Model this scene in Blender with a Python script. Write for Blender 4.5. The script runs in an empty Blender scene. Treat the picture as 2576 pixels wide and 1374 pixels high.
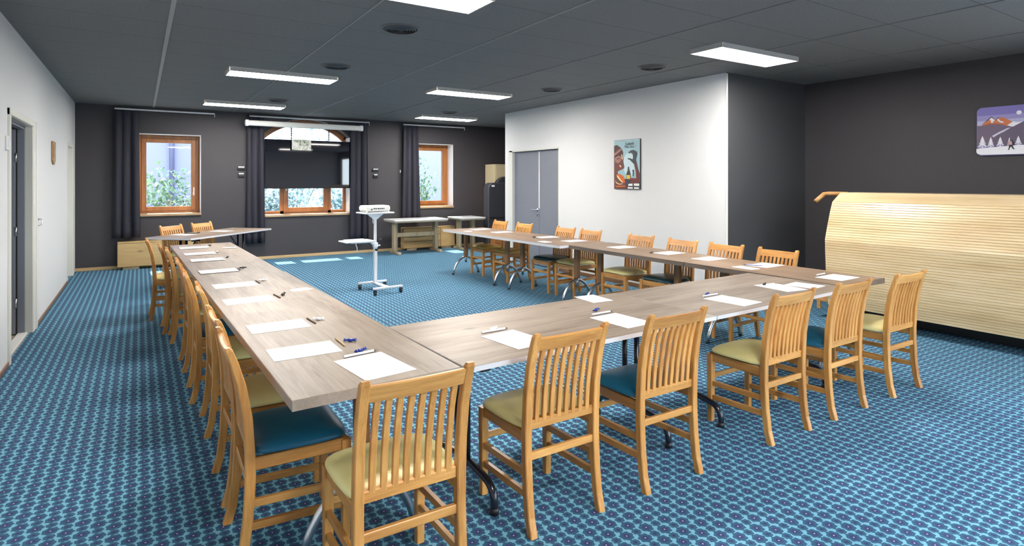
SKY, SUN, EXPO, LAMP = 2.2, 12.0, 1.0, 34.0
import bpy, bmesh, math, random
from mathutils import Vector, Matrix
R = math.radians
PI = math.pi
sc = bpy.context.scene
COL = sc.collection
random.seed(7)

# ------------------------------------------------------------------ materials
def new_mat(name):
    m = bpy.data.materials.new(name); m.use_nodes = True
    nt = m.node_tree; b = nt.nodes['Principled BSDF']
    return m, nt, b

def mat(name, col, rough=0.5, metal=0.0, spec=0.5, coat=0.0, bump=0.0, bscale=200.0, var=0.0, vscale=8.0):
    m, nt, b = new_mat(name)
    b.inputs['Base Color'].default_value = (*col, 1)
    b.inputs['Roughness'].default_value = rough
    b.inputs['Metallic'].default_value = metal
    b.inputs['Specular IOR Level'].default_value = spec
    b.inputs['Coat Weight'].default_value = coat
    N, L = nt.nodes, nt.links
    if bump or var:
        tc = N.new('ShaderNodeTexCoord')
    if bump:
        no = N.new('ShaderNodeTexNoise'); no.inputs['Scale'].default_value = bscale; no.inputs['Detail'].default_value = 3
        L.new(tc.outputs['Object'], no.inputs['Vector'])
        bp = N.new('ShaderNodeBump'); bp.inputs['Strength'].default_value = bump; bp.inputs['Distance'].default_value = 0.004
        L.new(no.outputs['Fac'], bp.inputs['Height']); L.new(bp.outputs['Normal'], b.inputs['Normal'])
    if var:
        n2 = N.new('ShaderNodeTexNoise'); n2.inputs['Scale'].default_value = vscale; n2.inputs['Detail'].default_value = 4
        L.new(tc.outputs['Object'], n2.inputs['Vector'])
        mx = N.new('ShaderNodeMix'); mx.data_type = 'RGBA'
        mx.inputs['A'].default_value = (*[c*(1-var) for c in col], 1); mx.inputs['B'].default_value = (*[min(1, c*(1+var)) for c in col], 1)
        L.new(n2.outputs['Fac'], mx.inputs['Factor']); L.new(mx.outputs['Result'], b.inputs['Base Color'])
    return m

def wood(name, c1, c2, axis='X', rough=0.4, fine=60.0, stretch=14.0, knots=False, c3=None, coat=0.0, randomise=0.0, planks=0.0):
    m, nt, b = new_mat(name); N, L = nt.nodes, nt.links
    b.inputs['Roughness'].default_value = rough; b.inputs['Specular IOR Level'].default_value = 0.28 if planks else 0.5; b.inputs['Coat Weight'].default_value = coat; b.inputs['Coat Roughness'].default_value = 0.25
    tc = N.new('ShaderNodeTexCoord'); oi = N.new('ShaderNodeObjectInfo')
    off = N.new('ShaderNodeVectorMath'); off.operation = 'MULTIPLY_ADD'
    cb = N.new('ShaderNodeCombineXYZ')
    for k in range(3): L.new(oi.outputs['Random'], cb.inputs[k])
    off.inputs[1].default_value = (7, 5, 9); L.new(cb.outputs[0], off.inputs[0]); L.new(tc.outputs['Object'], off.inputs[2])
    mp = N.new('ShaderNodeMapping'); s = [fine]*3; s['XYZ'.index(axis)] = fine/stretch
    mp.inputs['Scale'].default_value = s; L.new(off.outputs[0], mp.inputs['Vector'])
    n1 = N.new('ShaderNodeTexNoise'); n1.inputs['Scale'].default_value = 1; n1.inputs['Detail'].default_value = 7; n1.inputs['Roughness'].default_value = 0.62; n1.inputs['Distortion'].default_value = 0.7
    L.new(mp.outputs[0], n1.inputs['Vector'])
    mp2 = N.new('ShaderNodeMapping'); s2 = [fine*0.16]*3; s2['XYZ'.index(axis)] = fine*0.16/6
    mp2.inputs['Scale'].default_value = s2; L.new(off.outputs[0], mp2.inputs['Vector'])
    n2 = N.new('ShaderNodeTexNoise'); n2.inputs['Scale'].default_value = 1; n2.inputs['Detail'].default_value = 3; L.new(mp2.outputs[0], n2.inputs['Vector'])
    ad = N.new('ShaderNodeMath'); ad.operation = 'ADD'; L.new(n1.outputs['Fac'], ad.inputs[0]); L.new(n2.outputs['Fac'], ad.inputs[1])
    mr = N.new('ShaderNodeMapRange'); mr.inputs['From Min'].default_value = 0.68; mr.inputs['From Max'].default_value = 1.32; L.new(ad.outputs[0], mr.inputs['Value'])
    rp = N.new('ShaderNodeValToRGB'); e = rp.color_ramp.elements
    e[0].color = (*c1, 1); e[1].color = (*c2, 1)
    if c3: x = e.new(0.5); x.color = (*c3, 1)
    L.new(mr.outputs[0], rp.inputs['Fac']); out = rp.outputs['Color']
    if planks:
        sx = N.new('ShaderNodeSeparateXYZ'); L.new(tc.outputs['Object'], sx.inputs[0])
        other = 'Y' if axis == 'X' else 'X'
        fl = N.new('ShaderNodeMath'); fl.operation = 'DIVIDE'; fl.inputs[1].default_value = planks; L.new(sx.outputs[other], fl.inputs[0])
        f2 = N.new('ShaderNodeMath'); f2.operation = 'FLOOR'; L.new(fl.outputs[0], f2.inputs[0])
        lx = N.new('ShaderNodeMath'); lx.operation = 'MULTIPLY_ADD'; lx.inputs[1].default_value = 0.37; L.new(f2.outputs[0], lx.inputs[0])
        ly = N.new('ShaderNodeMath'); ly.operation = 'DIVIDE'; ly.inputs[1].default_value = 0.9; L.new(sx.outputs[axis], ly.inputs[0]); L.new(ly.outputs[0], lx.inputs[2])
        f3 = N.new('ShaderNodeMath'); f3.operation = 'FLOOR'; L.new(lx.outputs[0], f3.inputs[0])
        cc = N.new('ShaderNodeCombineXYZ'); L.new(f2.outputs[0], cc.inputs[0]); L.new(f3.outputs[0], cc.inputs[1]); L.new(oi.outputs['Random'], cc.inputs[2])
        wn = N.new('ShaderNodeTexWhiteNoise'); L.new(cc.outputs[0], wn.inputs['Vector'])
        m2 = N.new('ShaderNodeMapRange'); m2.inputs['To Min'].default_value = 0.9; m2.inputs['To Max'].default_value = 1.08; L.new(wn.outputs['Value'], m2.inputs['Value'])
        ms = N.new('ShaderNodeVectorMath'); ms.operation = 'SCALE'; L.new(out, ms.inputs[0]); L.new(m2.outputs[0], ms.inputs['Scale']); out = ms.outputs[0]
    if knots:
        mk = N.new('ShaderNodeMapping'); sk = [3.4]*3; sk['XYZ'.index(axis)] = 1.7; mk.inputs['Scale'].default_value = sk; L.new(off.outputs[0], mk.inputs['Vector'])
        vo = N.new('ShaderNodeTexVoronoi'); vo.inputs['Scale'].default_value = 1; L.new(mk.outputs[0], vo.inputs['Vector'])
        kr = N.new('ShaderNodeMapRange'); kr.inputs['From Min'].default_value = 0.02; kr.inputs['From Max'].default_value = 0.10; kr.inputs['To Min'].default_value = 0.55; kr.inputs['To Max'].default_value = 1.0
        L.new(vo.outputs['Distance'], kr.inputs['Value'])
        ms = N.new('ShaderNodeVectorMath'); ms.operation = 'SCALE'; L.new(out, ms.inputs[0]); L.new(kr.outputs[0], ms.inputs['Scale']); out = ms.outputs[0]
    if randomise:
        hs = N.new('ShaderNodeHueSaturation'); m3 = N.new('ShaderNodeMapRange'); m3.inputs['To Min'].default_value = 1-randomise; m3.inputs['To Max'].default_value = 1+randomise
        L.new(oi.outputs['Random'], m3.inputs['Value']); L.new(m3.outputs[0], hs.inputs['Value']); L.new(out, hs.inputs['Color']); out = hs.outputs[0]
    L.new(out, b.inputs['Base Color'])
    bp = N.new('ShaderNodeBump'); bp.inputs['Strength'].default_value = 0.08; bp.inputs['Distance'].default_value = 0.002
    L.new(n1.outputs['Fac'], bp.inputs['Height']); L.new(bp.outputs['Normal'], b.inputs['Normal'])
    return m

def emit(name, col, strength):
    m, nt, b = new_mat(name)
    b.inputs['Base Color'].default_value = (*col, 1); b.inputs['Emission Color'].default_value = (*col, 1); b.inputs['Emission Strength'].default_value = strength
    return m

def carpet_mat():
    m, nt, b = new_mat('carpet'); N, L = nt.nodes, nt.links
    b.inputs['Roughness'].default_value = 0.92; b.inputs['Specular IOR Level'].default_value = 0.25
    b.inputs['Sheen Weight'].default_value = 0.0; b.inputs['Sheen Roughness'].default_value = 0.5
    def M(op, a, c=None, d=None):
        n = N.new('ShaderNodeMath'); n.operation = op
        for i, v in enumerate((a, c, d)):
            if v is None: continue
            if isinstance(v, (int, float)): n.inputs[i].default_value = v
            else: L.new(v, n.inputs[i])
        return n.outputs[0]
    tc = N.new('ShaderNodeTexCoord'); sp = N.new('ShaderNodeSeparateXYZ'); L.new(tc.outputs['Object'], sp.inputs[0])
    PX, PY = 0.1175, 0.107
    X = M('DIVIDE', M('SUBTRACT', sp.outputs[0], 2.136), PX); Y = M('DIVIDE', M('SUBTRACT', sp.outputs[1], 1.87), PY)
    p = M('ADD', X, Y); q = M('SUBTRACT', X, Y)
    wob = N.new('ShaderNodeTexNoise'); wob.inputs['Scale'].default_value = 60; wob.inputs['Detail'].default_value = 2
    L.new(tc.outputs['Object'], wob.inputs['Vector'])
    def rosette(shift, rad):
        fp = M('SUBTRACT', M('FRACT', M('ADD', p, 0.5+shift)), 0.5); fq = M('SUBTRACT', M('FRACT', M('ADD', q, 0.5+shift)), 0.5)
        dx = M('MULTIPLY', M('ADD', fp, fq), PX*0.5); dy = M('MULTIPLY', M('SUBTRACT', fp, fq), PY*0.5)
        r = M('SQRT', M('ADD', M('MULTIPLY', dx, dx), M('MULTIPLY', dy, dy)))
        th = M('ARCTAN2', dy, dx)
        sc_ = M('ADD', M('MULTIPLY', M('COSINE', M('MULTIPLY', th, 7.0)), 0.075), 0.93)
        sc_ = M('ADD', sc_, M('MULTIPLY', M('SUBTRACT', wob.outputs['Fac'], 0.5), 0.35))
        return M('DIVIDE', r, M('MULTIPLY', sc_, rad))
    def ramp(fac, stops):
        rp = N.new('ShaderNodeValToRGB'); cr = rp.color_ramp
        cr.elements[0].position = stops[0][0]; cr.elements[0].color = (*stops[0][1], 1)
        cr.elements[1].position = stops[-1][0]; cr.elements[1].color = (*stops[-1][1], 1)
        for s, c in stops[1:-1]:
            e = cr.elements.new(s); e.color = (*c, 1)
        L.new(fac, rp.inputs['Fac']); return rp.outputs['Color']
    BG = (0.175, 0.405, 0.53); DK = (0.013, 0.040, 0.085); MID = (0.038, 0.108, 0.190); TE = (0.042, 0.130, 0.200); PU = (0.045, 0.040, 0.135); WH = (0.50, 0.50, 0.60)
    big = rosette(0.0, 0.0340)
    cb_ = ramp(M('MULTIPLY', big, 0.8), [(0.0, WH), (0.075, WH), (0.10, PU), (0.30, PU), (0.36, MID), (0.44, DK), (0.49, MID), (0.62, MID), (0.66, DK), (0.69, TE), (0.75, TE), (0.775, DK), (0.80, BG), (1.0, BG)])
    sm = rosette(0.5, 0.0236)
    cs = ramp(M('MULTIPLY', sm, 0.8), [(0.0, DK), (0.22, PU), (0.30, MID), (0.40, DK), (0.46, TE), (0.60, TE), (0.66, DK), (0.70, TE), (0.76, TE), (0.79, DK), (0.815, BG), (1.0, BG)])
    mx = N.new('ShaderNodeMix'); mx.data_type = 'RGBA'
    inside = M('LESS_THAN', big, 1.0)
    L.new(inside, mx.inputs['Factor']); L.new(cs, mx.inputs['A']); L.new(cb_, mx.inputs['B'])
    L.new(mx.outputs['Result'], b.inputs['Base Color'])
    no = N.new('ShaderNodeTexNoise'); no.inputs['Scale'].default_value = 350; L.new(tc.outputs['Object'], no.inputs['Vector'])
    bp = N.new('ShaderNodeBump'); bp.inputs['Strength'].default_value = 0.35; bp.inputs['Distance'].default_value = 0.004
    L.new(no.outputs['Fac'], bp.inputs['Height']); L.new(bp.outputs['Normal'], b.inputs['Normal'])
    return m

def ceiling_mat():
    m, nt, b = new_mat('ceiling_tile'); N, L = nt.nodes, nt.links
    b.inputs['Roughness'].default_value = 0.75; b.inputs['Specular IOR Level'].default_value = 0.35
    tc = N.new('ShaderNodeTexCoord'); sp = N.new('ShaderNodeSeparateXYZ'); L.new(tc.outputs['Object'], sp.inputs[0])
    a = N.new('ShaderNodeMath'); a.operation = 'SUBTRACT'; a.inputs[1].default_value = 5.098-0.004; L.new(sp.outputs[1], a.inputs[0])
    d = N.new('ShaderNodeMath'); d.operation = 'DIVIDE'; d.inputs[1].default_value = 0.655; L.new(a.outputs[0], d.inputs[0])
    f = N.new('ShaderNodeMath'); f.operation = 'FRACT'; L.new(d.outputs[0], f.inputs[0])
    lt = N.new('ShaderNodeMath'); lt.operation = 'LESS_THAN'; lt.inputs[1].default_value = 0.014; L.new(f.outputs[0], lt.inputs[0])
    no = N.new('ShaderNodeTexNoise'); no.inputs['Scale'].default_value = 90; no.inputs['Detail'].default_value = 4; L.new(tc.outputs['Object'], no.inputs['Vector'])
    rp = N.new('ShaderNodeValToRGB'); e = rp.color_ramp.elements
    e[0].position = .35; e[0].color = (0.145, 0.147, 0.151, 1); e[1].position = .65; e[1].color = (0.192, 0.194, 0.20, 1); L.new(no.outputs['Fac'], rp.inputs['Fac'])
    mx = N.new('ShaderNodeMix'); mx.data_type = 'RGBA'; L.new(lt.outputs[0], mx.inputs['Factor']); L.new(rp.outputs['Color'], mx.inputs['A']); mx.inputs['B'].default_value = (0.09, 0.09, 0.095, 1)
    L.new(mx.outputs['Result'], b.inputs['Base Color'])
    bp = N.new('ShaderNodeBump'); bp.inputs['Strength'].default_value = 0.2; bp.inputs['Distance'].default_value = 0.003
    L.new(no.outputs['Fac'], bp.inputs['Height']); L.new(bp.outputs['Normal'], b.inputs['Normal'])
    return m

def glass_mat():
    m = bpy.data.materials.new('window_glass'); m.use_nodes = True; nt = m.node_tree; N, L = nt.nodes, nt.links
    N.clear(); o = N.new('ShaderNodeOutputMaterial'); t = N.new('ShaderNodeBsdfTransparent'); g = N.new('ShaderNodeBsdfGlossy'); g.inputs['Roughness'].default_value = 0.02
    t.inputs['Color'].default_value = (0.93, 0.96, 0.95, 1)
    mx = N.new('ShaderNodeMixShader'); mx.inputs[0].default_value = 0.05
    L.new(t.outputs[0], mx.inputs[1]); L.new(g.outputs[0], mx.inputs[2]); L.new(mx.outputs[0], o.inputs[0])
    return m

M_ = {}
M_['carpet'] = carpet_mat(); M_['ceiling'] = ceiling_mat(); M_['glass'] = glass_mat()
M_['white_wall'] = mat('white_wall', (0.70, 0.70, 0.695), 0.7, bump=0.06, bscale=120)
M_['dark_wall'] = mat('dark_wall', (0.046, 0.041, 0.046), 0.62, bump=0.25, bscale=140, var=0.08, vscale=30)
M_['slate_wall'] = mat('slate_wall', (0.056, 0.057, 0.062), 0.6, bump=0.15, bscale=140)
M_['white_paint'] = mat('white_paint', (0.78, 0.78, 0.74), 0.4)
M_['cream_paint'] = mat('cream_paint', (0.70, 0.69, 0.62), 0.4)
M_['grey_door'] = mat('grey_door', (0.215, 0.225, 0.265), 0.5, var=0.05, vscale=3)
M_['light_wood'] = wood('light_wood', (0.50, 0.33, 0.15), (0.66, 0.47, 0.25), 'X', 0.45, 40, 12, knots=True)
M_['window_wood'] = wood('window_wood', (0.25, 0.085, 0.02), (0.42, 0.165, 0.045), 'X', 0.35, 60, 14)
M_['window_wood_z'] = wood('window_wood_z', (0.25, 0.085, 0.02), (0.42, 0.165, 0.045), 'Z', 0.35, 60, 14)
M_['sill_wood'] = wood('sill_wood', (0.33, 0.20, 0.10), (0.52, 0.36, 0.21), 'X', 0.45, 50, 14)
CH1, CH2, CH3 = (0.40, 0.160, 0.034), (0.69, 0.355, 0.105), (0.56, 0.260, 0.064)
for ax in 'XYZ':
    M_['chair_'+ax] = wood('chair_wood_'+ax.lower(), CH1, CH2, ax, 0.36, 70, 12, c3=CH3, coat=0.15, randomise=0.10)
M_['table_top'] = wood('table_laminate', (0.150, 0.104, 0.073), (0.335, 0.265, 0.206), 'X', 0.40, 42, 16, knots=True, c3=(0.255, 0.196, 0.148), planks=0.23)
M_['table_dark'] = wood('table_laminate_brown', (0.165, 0.105, 0.066), (0.29, 0.205, 0.142), 'X', 0.40, 42, 16, knots=True, planks=0.2)
M_['edge'] = wood('table_edging', (0.30, 0.24, 0.19), (0.43, 0.365, 0.31), 'X', 0.4, 60, 16)
M_['edge_white'] = mat('pale_edging', (0.66, 0.65, 0.66), 0.35)
M_['edge_brown'] = wood('brown_edging', (0.12, 0.085, 0.062), (0.22, 0.165, 0.125), 'X', 0.42, 60, 16)
M_['post_wood'] = wood('post_wood', (0.16, 0.075, 0.03), (0.30, 0.155, 0.068), 'Z', 0.4, 60, 14)
M_['chrome'] = mat('chrome', (0.60, 0.61, 0.64), 0.28, metal=1.0)
M_['steel'] = mat('brushed_steel', (0.62, 0.62, 0.64), 0.3, metal=1.0)
M_['black_tube'] = mat('black_tube', (0.010, 0.012, 0.022), 0.22, coat=0.4)
M_['black_plastic'] = mat('black_plastic', (0.015, 0.015, 0.017), 0.4)
M_['yellow_seat'] = mat('yellow_vinyl', (0.86, 0.755, 0.33), 0.42, bump=0.05, bscale=300, var=0.07, vscale=6)
M_['mustard_seat'] = mat('mustard_vinyl', (0.62, 0.40, 0.075), 0.42, bump=0.05, bscale=300, var=0.07, vscale=6)
M_['teal_seat'] = mat('teal_vinyl', (0.014, 0.135, 0.235), 0.33, bump=0.05, bscale=300, var=0.05, vscale=6)
M_['green_seat'] = mat('green_vinyl', (0.018, 0.060, 0.065), 0.36, bump=0.05, bscale=300)
M_['paper'] = mat('paper', (0.86, 0.86, 0.88), 0.7)
M_['pencil_wood'] = mat('pencil_wood', (0.50, 0.36, 0.17), 0.5)
M_['pencil_dark'] = mat('pencil_dark', (0.09, 0.06, 0.035), 0.4)
M_['pencil_white'] = mat('pencil_white', (0.80, 0.80, 0.80), 0.35)
M_['sweet_blue'] = mat('blue_wrapper', (0.012, 0.03, 0.25), 0.25, coat=0.3)
M_['sweet_black'] = mat('black_wrapper', (0.012, 0.012, 0.014), 0.25, coat=0.3)
M_['sweet_white'] = mat('white_wrapper', (0.80, 0.80, 0.80), 0.3, coat=0.3)
M_['curtain'] = mat('curtain_fabric', (0.062, 0.060, 0.084), 0.7, bump=0.1, bscale=400)
M_['white_metal'] = mat('white_metal', (0.80, 0.80, 0.82), 0.3)
M_['projector'] = mat('projector_plastic', (0.76, 0.75, 0.70), 0.4)
M_['tv_screen'] = mat('tv_screen', (0.006, 0.006, 0.010), 0.03, spec=0.6)
M_['tv_bezel'] = mat('tv_bezel', (0.012, 0.012, 0.016), 0.25)
M_['bench_wood'] = wood('bench_slats', (0.54, 0.385, 0.205), (0.74, 0.585, 0.37), 'Y', 0.30, 46, 26, knots=True, c3=(0.66, 0.50, 0.29), coat=0.3)
M_['bracket_wood'] = wood('bracket_wood', (0.34, 0.17, 0.055), (0.50, 0.28, 0.10), 'Y', 0.4, 60, 12)
M_['table_trestle'] = wood('trestle_wood', (0.36, 0.27, 0.16), (0.52, 0.42, 0.28), 'Z', 0.45, 50, 12)
M_['grey_top'] = mat('grey_worktop', (0.62, 0.61, 0.60), 0.3)
M_['radiator_wood'] = wood('radiator_wood', (0.47, 0.29, 0.115), (0.62, 0.43, 0.20), 'X', 0.42, 30, 12, knots=True)
M_['beige_cabinet'] = mat('beige_laminate', (0.56, 0.47, 0.30), 0.4)
M_['black_pad'] = mat('black_padding', (0.030, 0.031, 0.038), 0.6, bump=0.1, bscale=200)
M_['vent'] = mat('vent_grille', (0.050, 0.050, 0.054), 0.45)
M_['vent_rim'] = mat('vent_rim', (0.105, 0.105, 0.11), 0.5)
M_['bar'] = mat('ceiling_bar', (0.30, 0.30, 0.305), 0.45)
M_['thin_bar'] = mat('ceiling_thin_bar', (0.17, 0.17, 0.175), 0.45)
M_['lamp_frame'] = mat('lamp_frame', (0.46, 0.44, 0.42), 0.4)
M_['lamp'] = emit('lamp_diffuser', (1.0, 0.965, 0.92), LAMP)
M_['tile'] = mat('beige_tile', (0.42, 0.34, 0.25), 0.4)
M_['ground'] = mat('pale_paving', (0.40, 0.40, 0.38), 0.9, var=0.12, vscale=2)
M_['render_wall'] = mat('lavender_render', (0.105, 0.094, 0.142), 0.8, var=0.04, vscale=1)
M_['pipe'] = mat('drain_pipe', (0.04, 0.035, 0.06), 0.5)

# ------------------------------------------------------------------ geometry helpers
class G:
    """collects shapes into one bmesh"""
    def __init__(s): s.bm = bmesh.new(); s.mi = 0
    def _add(s, t, Mx=None, smooth=False):
        if Mx is not None: bmesh.ops.transform(t, matrix=Mx, verts=t.verts)
        for f in t.faces: f.smooth = smooth; f.material_index = s.mi
        me = bpy.data.meshes.new('tmp'); t.to_mesh(me); t.free(); s.bm.from_mesh(me); bpy.data.meshes.remove(me); return s
    def box(s, c, d, bev=0.0, rot=None, seg=1):
        t = bmesh.new(); bmesh.ops.create_cube(t, size=1.0, matrix=Matrix.Diagonal((*d, 1)))
        if bev: bmesh.ops.bevel(t, geom=list(t.edges), offset=min(bev, min(d)*.45), segments=seg, affect='EDGES', profile=0.5)
        Mx = Matrix.Translation(c)
        if rot is not None: Mx = Mx @ rot
        return s._add(t, Mx)
    def bb(s, lo, hi, bev=0.0):
        return s.box([(a+b)/2 for a, b in zip(lo, hi)], [abs(b-a) for a, b in zip(lo, hi)], bev)
    def cyl(s, p0, p1, r, seg=16, r2=None, smooth=True):
        p0, p1 = Vector(p0), Vector(p1); v = p1-p0
        t = bmesh.new(); bmesh.ops.create_cone(t, cap_ends=True, segments=seg, radius1=r, radius2=r if r2 is None else r2, depth=v.length)
        s._add(t, Matrix.Translation((p0+p1)/2) @ v.to_track_quat('Z', 'Y').to_matrix().to_4x4(), smooth)
        return s
    def sph(s, c, r, d=(1, 1, 1), u=16, v=10):
        t = bmesh.new(); bmesh.ops.create_uvsphere(t, u_segments=u, v_segments=v, radius=r)
        return s._add(t, Matrix.Translation(c) @ Matrix.Diagonal((*d, 1)), True)
    def tube(s, pts, r, seg=10):
        pts = [Vector(p) for p in pts]; t = bmesh.new(); rings = []
        n = len(pts); ref = None
        for i, p in enumerate(pts):
            d = (pts[min(i+1, n-1)]-pts[max(i-1, 0)]).normalized()
            if ref is None:
                ref = Vector((0, 0, 1)) if abs(d.z) < 0.9 else Vector((1, 0, 0))
            a = d.cross(ref).normalized(); b = a.cross(d).normalized(); ref = b
            rings.append([t.verts.new(p + a*r*math.cos(2*PI*k/seg) + b*r*math.sin(2*PI*k/seg)) for k in range(seg)])
        for A, B in zip(rings, rings[1:]):
            for k in range(seg): t.faces.new((A[k], A[(k+1) % seg], B[(k+1) % seg], B[k]))
        t.faces.new(rings[0][::-1]); t.faces.new(rings[-1])
        bmesh.ops.recalc_face_normals(t, faces=t.faces)
        return s._add(t, None, True)
    def strip(s, secs, smooth=False, closed=True):
        """loft through a list of equal-length vertex rings"""
        t = bmesh.new(); rings = [[t.verts.new(p) for p in q] for q in secs]; n = len(rings[0])
        for A, B in zip(rings, rings[1:]):
            for k in range(n if closed else n-1): t.faces.new((A[k], A[(k+1) % n], B[(k+1) % n], B[k]))
        if closed: t.faces.new(rings[0][::-1]); t.faces.new(rings[-1])
        bmesh.ops.recalc_face_normals(t, faces=t.faces)
        return s._add(t, None, smooth)
    def prism(s, poly, z0, z1, Mx=None, bev=0.0):
        t = bmesh.new(); lo = [t.verts.new((x, y, z0)) for x, y in poly]; hi = [t.verts.new((x, y, z1)) for x, y in poly]; n = len(poly)
        t.faces.new(lo[::-1]); t.faces.new(hi)
        for k in range(n): t.faces.new((lo[k], lo[(k+1) % n], hi[(k+1) % n], hi[k]))
        bmesh.ops.recalc_face_normals(t, faces=t.faces)
        if bev: bmesh.ops.bevel(t, geom=list(t.edges), offset=bev, segments=1, affect='EDGES', profile=0.5)
        return s._add(t, Mx)
    def lathe(s, prof, seg=32, Mx=None, smooth=True):
        t = bmesh.new(); rings = [[t.verts.new((r*math.cos(2*PI*k/seg), r*math.sin(2*PI*k/seg), z)) for k in range(seg)] for r, z in prof]
        for A, B in zip(rings, rings[1:]):
            for k in range(seg): t.faces.new((A[k], A[(k+1) % seg], B[(k+1) % seg], B[k]))
        bmesh.ops.recalc_face_normals(t, faces=t.faces)
        return s._add(t, Mx, smooth)

def obj(name, g, m, parent=None, loc=None, rotz=0.0):
    me = bpy.data.meshes.new(name); g.bm.to_mesh(me); g.bm.free()
    for x in (m if isinstance(m, (list, tuple)) else [m]): me.materials.append(x)
    o = bpy.data.objects.new(name, me); COL.objects.link(o)
    if parent is not None: o.parent = parent
    if loc is not None: o.location = loc
    o.rotation_euler = (0, 0, rotz)
    return o

def tag(o, label=None, cat=None, group=None, kind=None):
    if label: o['label'] = label
    if cat: o['category'] = cat
    if group: o['group'] = group
    if kind: o['kind'] = kind
    return o

def thing(name, label, cat, loc=(0, 0, 0), rotz=0.0, group=None, kind=None):
    o = bpy.data.objects.new(name, None); COL.objects.link(o); o.empty_display_size = 0.1
    o.location = loc; o.rotation_euler = (0, 0, rotz)
    return tag(o, label, cat, group, kind)

def struct(name, g, m, label=None):
    return tag(obj(name, g, m), label, None, None, 'structure')

def dup(root, loc, rotz, label=None, group=None):
    def cp(o, par):
        c = o.copy(); COL.objects.link(c); c.parent = par
        for ch in kids.get(o.name, []): cp(ch, c)
        return c
    kids = {}
    for o in COL.objects:
        if o.parent is not None: kids.setdefault(o.parent.name, []).append(o)
    r = cp(root, None); r.location = loc; r.rotation_euler = (0, 0, rotz)
    if label: r['label'] = label
    if group: r['group'] = group
    return r
# ------------------------------------------------------------------ room shell
ZC = 2.8875; XL = -0.93; YB = 12.42; XR = 7.80; YF = -2.60; XP = 6.11
g = G(); g.bb((-1.05, YF-.1, -.1), (XR+.1, YB+.42, 0)); struct('floor', g, M_['carpet'], 'teal and navy rosette patterned carpet')
g = G(); g.bb((-1.05, YF-.1, ZC), (XR+.1, YB+.42, ZC+.1)); struct('ceiling', g, M_['ceiling'], 'dark grey tiled ceiling')
# back wall with three window openings (the middle one arched)
W1 = (-0.04, 0.975, 0.91, 2.41); W2 = (2.06, 3.80, 0.83, 2.48); W3 = (5.33, 6.265, 0.925, 2.415)
ARC_APEX = 2.83
def arch_z(x, inset=0.0):
    hw = (W2[1]-W2[0])/2; cx = (W2[0]+W2[1])/2; rise = ARC_APEX-W2[3]; r = (hw*hw+rise*rise)/(2*rise)
    return ARC_APEX - r + math.sqrt(max(0, (r-inset)**2-(x-cx)**2))
g = G(); y0, y1 = YB, YB+.42
xs = [-1.05, W1[0], W1[1], W2[0], W2[1], W3[0], W3[1], XR+.1]
for i in (0, 2, 4, 6): g.bb((xs[i], y0, 0), (xs[i+1], y1, ZC))
for w in (W1, W2, W3): g.bb((w[0], y0, 0), (w[1], y1, w[2]))
for w in (W1, W3): g.bb((w[0], y0, w[3]), (w[1], y1, ZC))
n = 24
for i in range(n):
    a = W2[0]+(W2[1]-W2[0])*i/n; b = W2[0]+(W2[1]-W2[0])*(i+1)/n
    za, zb = arch_z(a), arch_z(b)
    g.strip([[(a, y0, za), (a, y1, za), (a, y1, ZC), (a, y0, ZC)], [(b, y0, zb), (b, y1, zb), (b, y1, ZC), (b, y0, ZC)]])
struct('wall_back', g, M_['dark_wall'], 'charcoal wall with the three wooden windows')
# left wall with two openings
D1 = (6.43, 7.65, 2.10); D2 = (11.12, 11.90, 2.10)
g = G(); x0, x1 = XL-.11, XL
for a, b in ((YF-.1, D1[0]), (D1[1], D2[0]), (D2[1], YB+.1)): g.bb((x0, a, 0), (x1, b, ZC))
for d in (D1, D2): g.bb((x0, d[0], d[2]), (x1, d[1], ZC))
struct('wall_left', g, M_['white_wall'], 'white wall with the doorway')
# wall behind the camera, with two unseen windows added for daylight fill
WF = [(1.95, 3.10), (3.25, 4.40)]; WR = (-2.30, .45); FZ = (0.12, 2.62)
g = G(); xs = [-1.05, WF[0][0], WF[0][1], WF[1][0], WF[1][1], XR+.1]
for i in (0, 2, 4): g.bb((xs[i], YF-.25, 0), (xs[i+1], YF, ZC))
for w in WF: g.bb((w[0], YF-.25, 0), (w[1], YF, FZ[0])); g.bb((w[0], YF-.25, FZ[1]), (w[1], YF, ZC))
struct('wall_front', g, M_['white_wall'])
g = G()
for a, b in ((YF-.1, WR[0]), (WR[1], YB+.42)): g.bb((XR, a, 0), (XR+.1, b, ZC))
g.bb((XR, WR[0], 0), (XR+.1, WR[1], FZ[0])); g.bb((XR, WR[0], FZ[1]), (XR+.1, WR[1], ZC))
struct('wall_right', g, M_['dark_wall'], 'charcoal wall behind the slatted bar front')
# white partition with the double door, slate return wall, far end wall
D3 = (8.085, 9.55, 2.11)
g = G()
g.bb((XP, 4.66, 0), (XP+.12, D3[0], ZC)); g.bb((XP, D3[1], 0), (XP+.12, 9.83, ZC)); g.bb((XP, D3[0], D3[2]), (XP+.12, D3[1], ZC))
struct('wall_partition', g, M_['white_wall'], 'white partition wall with the grey double door')
g = G(); g.bb((XP+.002, 4.65, 0), (XR, 4.66, ZC)); g.bb((XP+.12, 4.66, 0), (XR, 4.76, ZC)); struct('wall_return', g, M_['slate_wall'], 'slate grey return wall beside the white partition')
g = G(); g.bb((XP+.12, 9.73, 0), (XR, 9.83, ZC)); struct('wall_end', g, M_['white_wall'])
g = G(); g.bb((XP-.006, 4.640, 0), (XP+.012, 4.662, ZC-.01), .002); struct('trim_1', g, M_['white_paint'], 'white corner bead at the end of the partition')
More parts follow.
